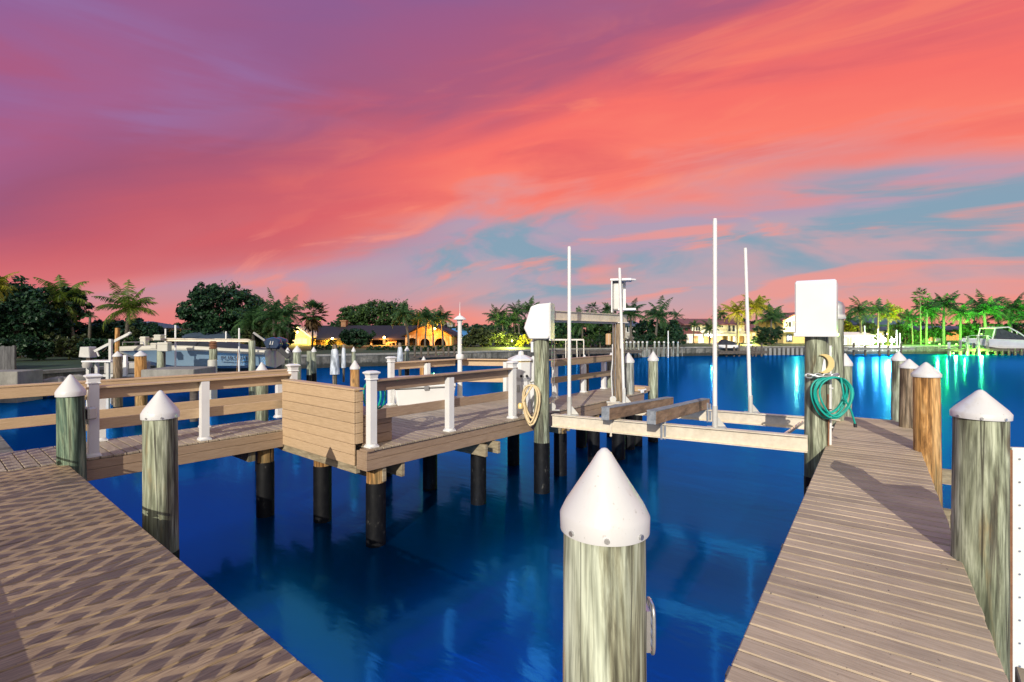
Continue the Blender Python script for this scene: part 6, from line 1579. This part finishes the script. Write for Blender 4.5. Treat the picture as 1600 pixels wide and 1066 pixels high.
t = thing('boat_lift_cradle', 'grey lift cradle under the white cruiser', 'boat lift', Q(1553, CD, -.7), YAW - rad(6))
m = MB(); m.box(-LC * .3, LC * .45, -1.0, -.8, -.05, .1); m.box(-LC * .3, LC * .45, .8, 1.0, -.05, .1); obj('bunk', m, 'wood_dark', t, world=False)
m = MB(); m.box(-LC * .2, -LC * .17, -1.8, 1.8, -.25, -.05); m.box(LC * .3, LC * .33, -1.8, 1.8, -.25, -.05); obj('beam', m, 'alu_grey', t, world=False)
for k, px in enumerate((1581, 1589)): 
    p = Q(px, 65); tag(obj('guide_pole', MB().tube([(p.x, p.y, -.8), (p.x, p.y, ZY(517, 65))], .05, 6), 'pvc'), ['white guide pole behind the stern of the cruiser', 'white guide pole at the far right beside the cruiser'][k], 'pole')
# small boat on the dock below the villa
vb = thing('skiff', 'small dark skiff with white trim under the white villa', 'boat', Q(1133, 62.5, -.62), YAW)
loft(vb, 3.0, .7, lambda s: .55, lambda s: .05 + .3 * max(0, 1 - s / .3), lambda s: .2 + .2 * max(0, 1 - s / .4), 0, ['hull_white', 'hull_white', 'hull_white'], .08)
obj('cover', MB().extrude_y([(-1.0, .5), (1.2, .5), (.9, .95), (-.3, 1.2)], -.5, .5), 'canvas', vb, world=False)
# understory along the shores
UG = 'understory shrubs along the right shore'
for k in range(15):
    px = 1402 + k * 14; shrub(px, 92 + (k % 3) if 1436 < px < 1508 else 77 + (k % 3), 17, 499 + (k * 7 % 5) * 3, 545 if k % 4 else 538, 'leafy green shrub in the lit thicket between the palms of the right shore', ['leaf_mid', 'leaf_olive', 'leaf_mid'][k % 3], 1300, .26, 140 + k, group=UG)
UM = 'understory shrubs along the middle shore'
for k, px in enumerate((866, 878, 892, 906, 922, 938, 954, 968, 1000, 1014, 1030, 1046, 1062)):
    shrub(px, 61, 13, 518 + (k * 5 % 4) * 3, 552, 'dark leafy shrub in the thicket behind the middle seawall', ['leaf_dark', 'leaf_mid', 'leaf_dark'][k % 3], 900, .2, 170 + k, group=UM)
UL = 'shrubs along the back of the left lawn'
for k in range(14):
    px = 20 + k * 17; shrub(px, 36 + k * .4, 22, 502 + (k * 7 % 4) * 3, 570, 'tall dark shrub in the hedge behind the left lawn', ['leaf_dark', 'leaf_dark', 'leaf_olive'][k % 3], 1500, .2, 200 + k, group=UL)

for k, (px, d, hw, pt, pb, m_, lb) in enumerate(((528, 74, 18, 496, 530, 'leaf_dark', 'dark tree behind the chimney of the arched house'), (664, 98, 34, 487, 520, 'leaf_mid', 'broad tree behind the lit gable and its palms'),
        (738, 100, 26, 502, 530, 'leaf_dark', 'dark tree behind the lamp post beyond the blue roof'), (784, 82, 26, 496, 535, 'leaf_dark', 'dark tree behind the yellow lit bushes'), (824, 80, 26, 491, 535, 'leaf_mid', 'tree behind the left motor cover'), (862, 78, 24, 490, 540, 'leaf_dark', 'dark tree behind the near end of the lift top beam'),
        (1072, 92, 22, 494, 530, 'leaf_dark', 'tree rising behind the left end of the red roof'), (1148, 96, 34, 489, 530, 'leaf_dark', 'broad dark tree behind the golden palms'), (1222, 94, 24, 491, 530, 'leaf_dark', 'dark tree behind the yellow villa'), (1312, 100, 34, 492, 530, 'leaf_mid', 'broad tree behind the square box and white cottage'), (1364, 96, 24, 488, 525, 'leaf_dark', 'dark tree behind the patio house'), (272, 58, 36, 511, 560, 'leaf_dark', 'low dark tree behind the gear boxes and guide poles'))):
    broadleaf(px, d, hw, pt, pb, lb, m_, 2600, .26, 300 + k)
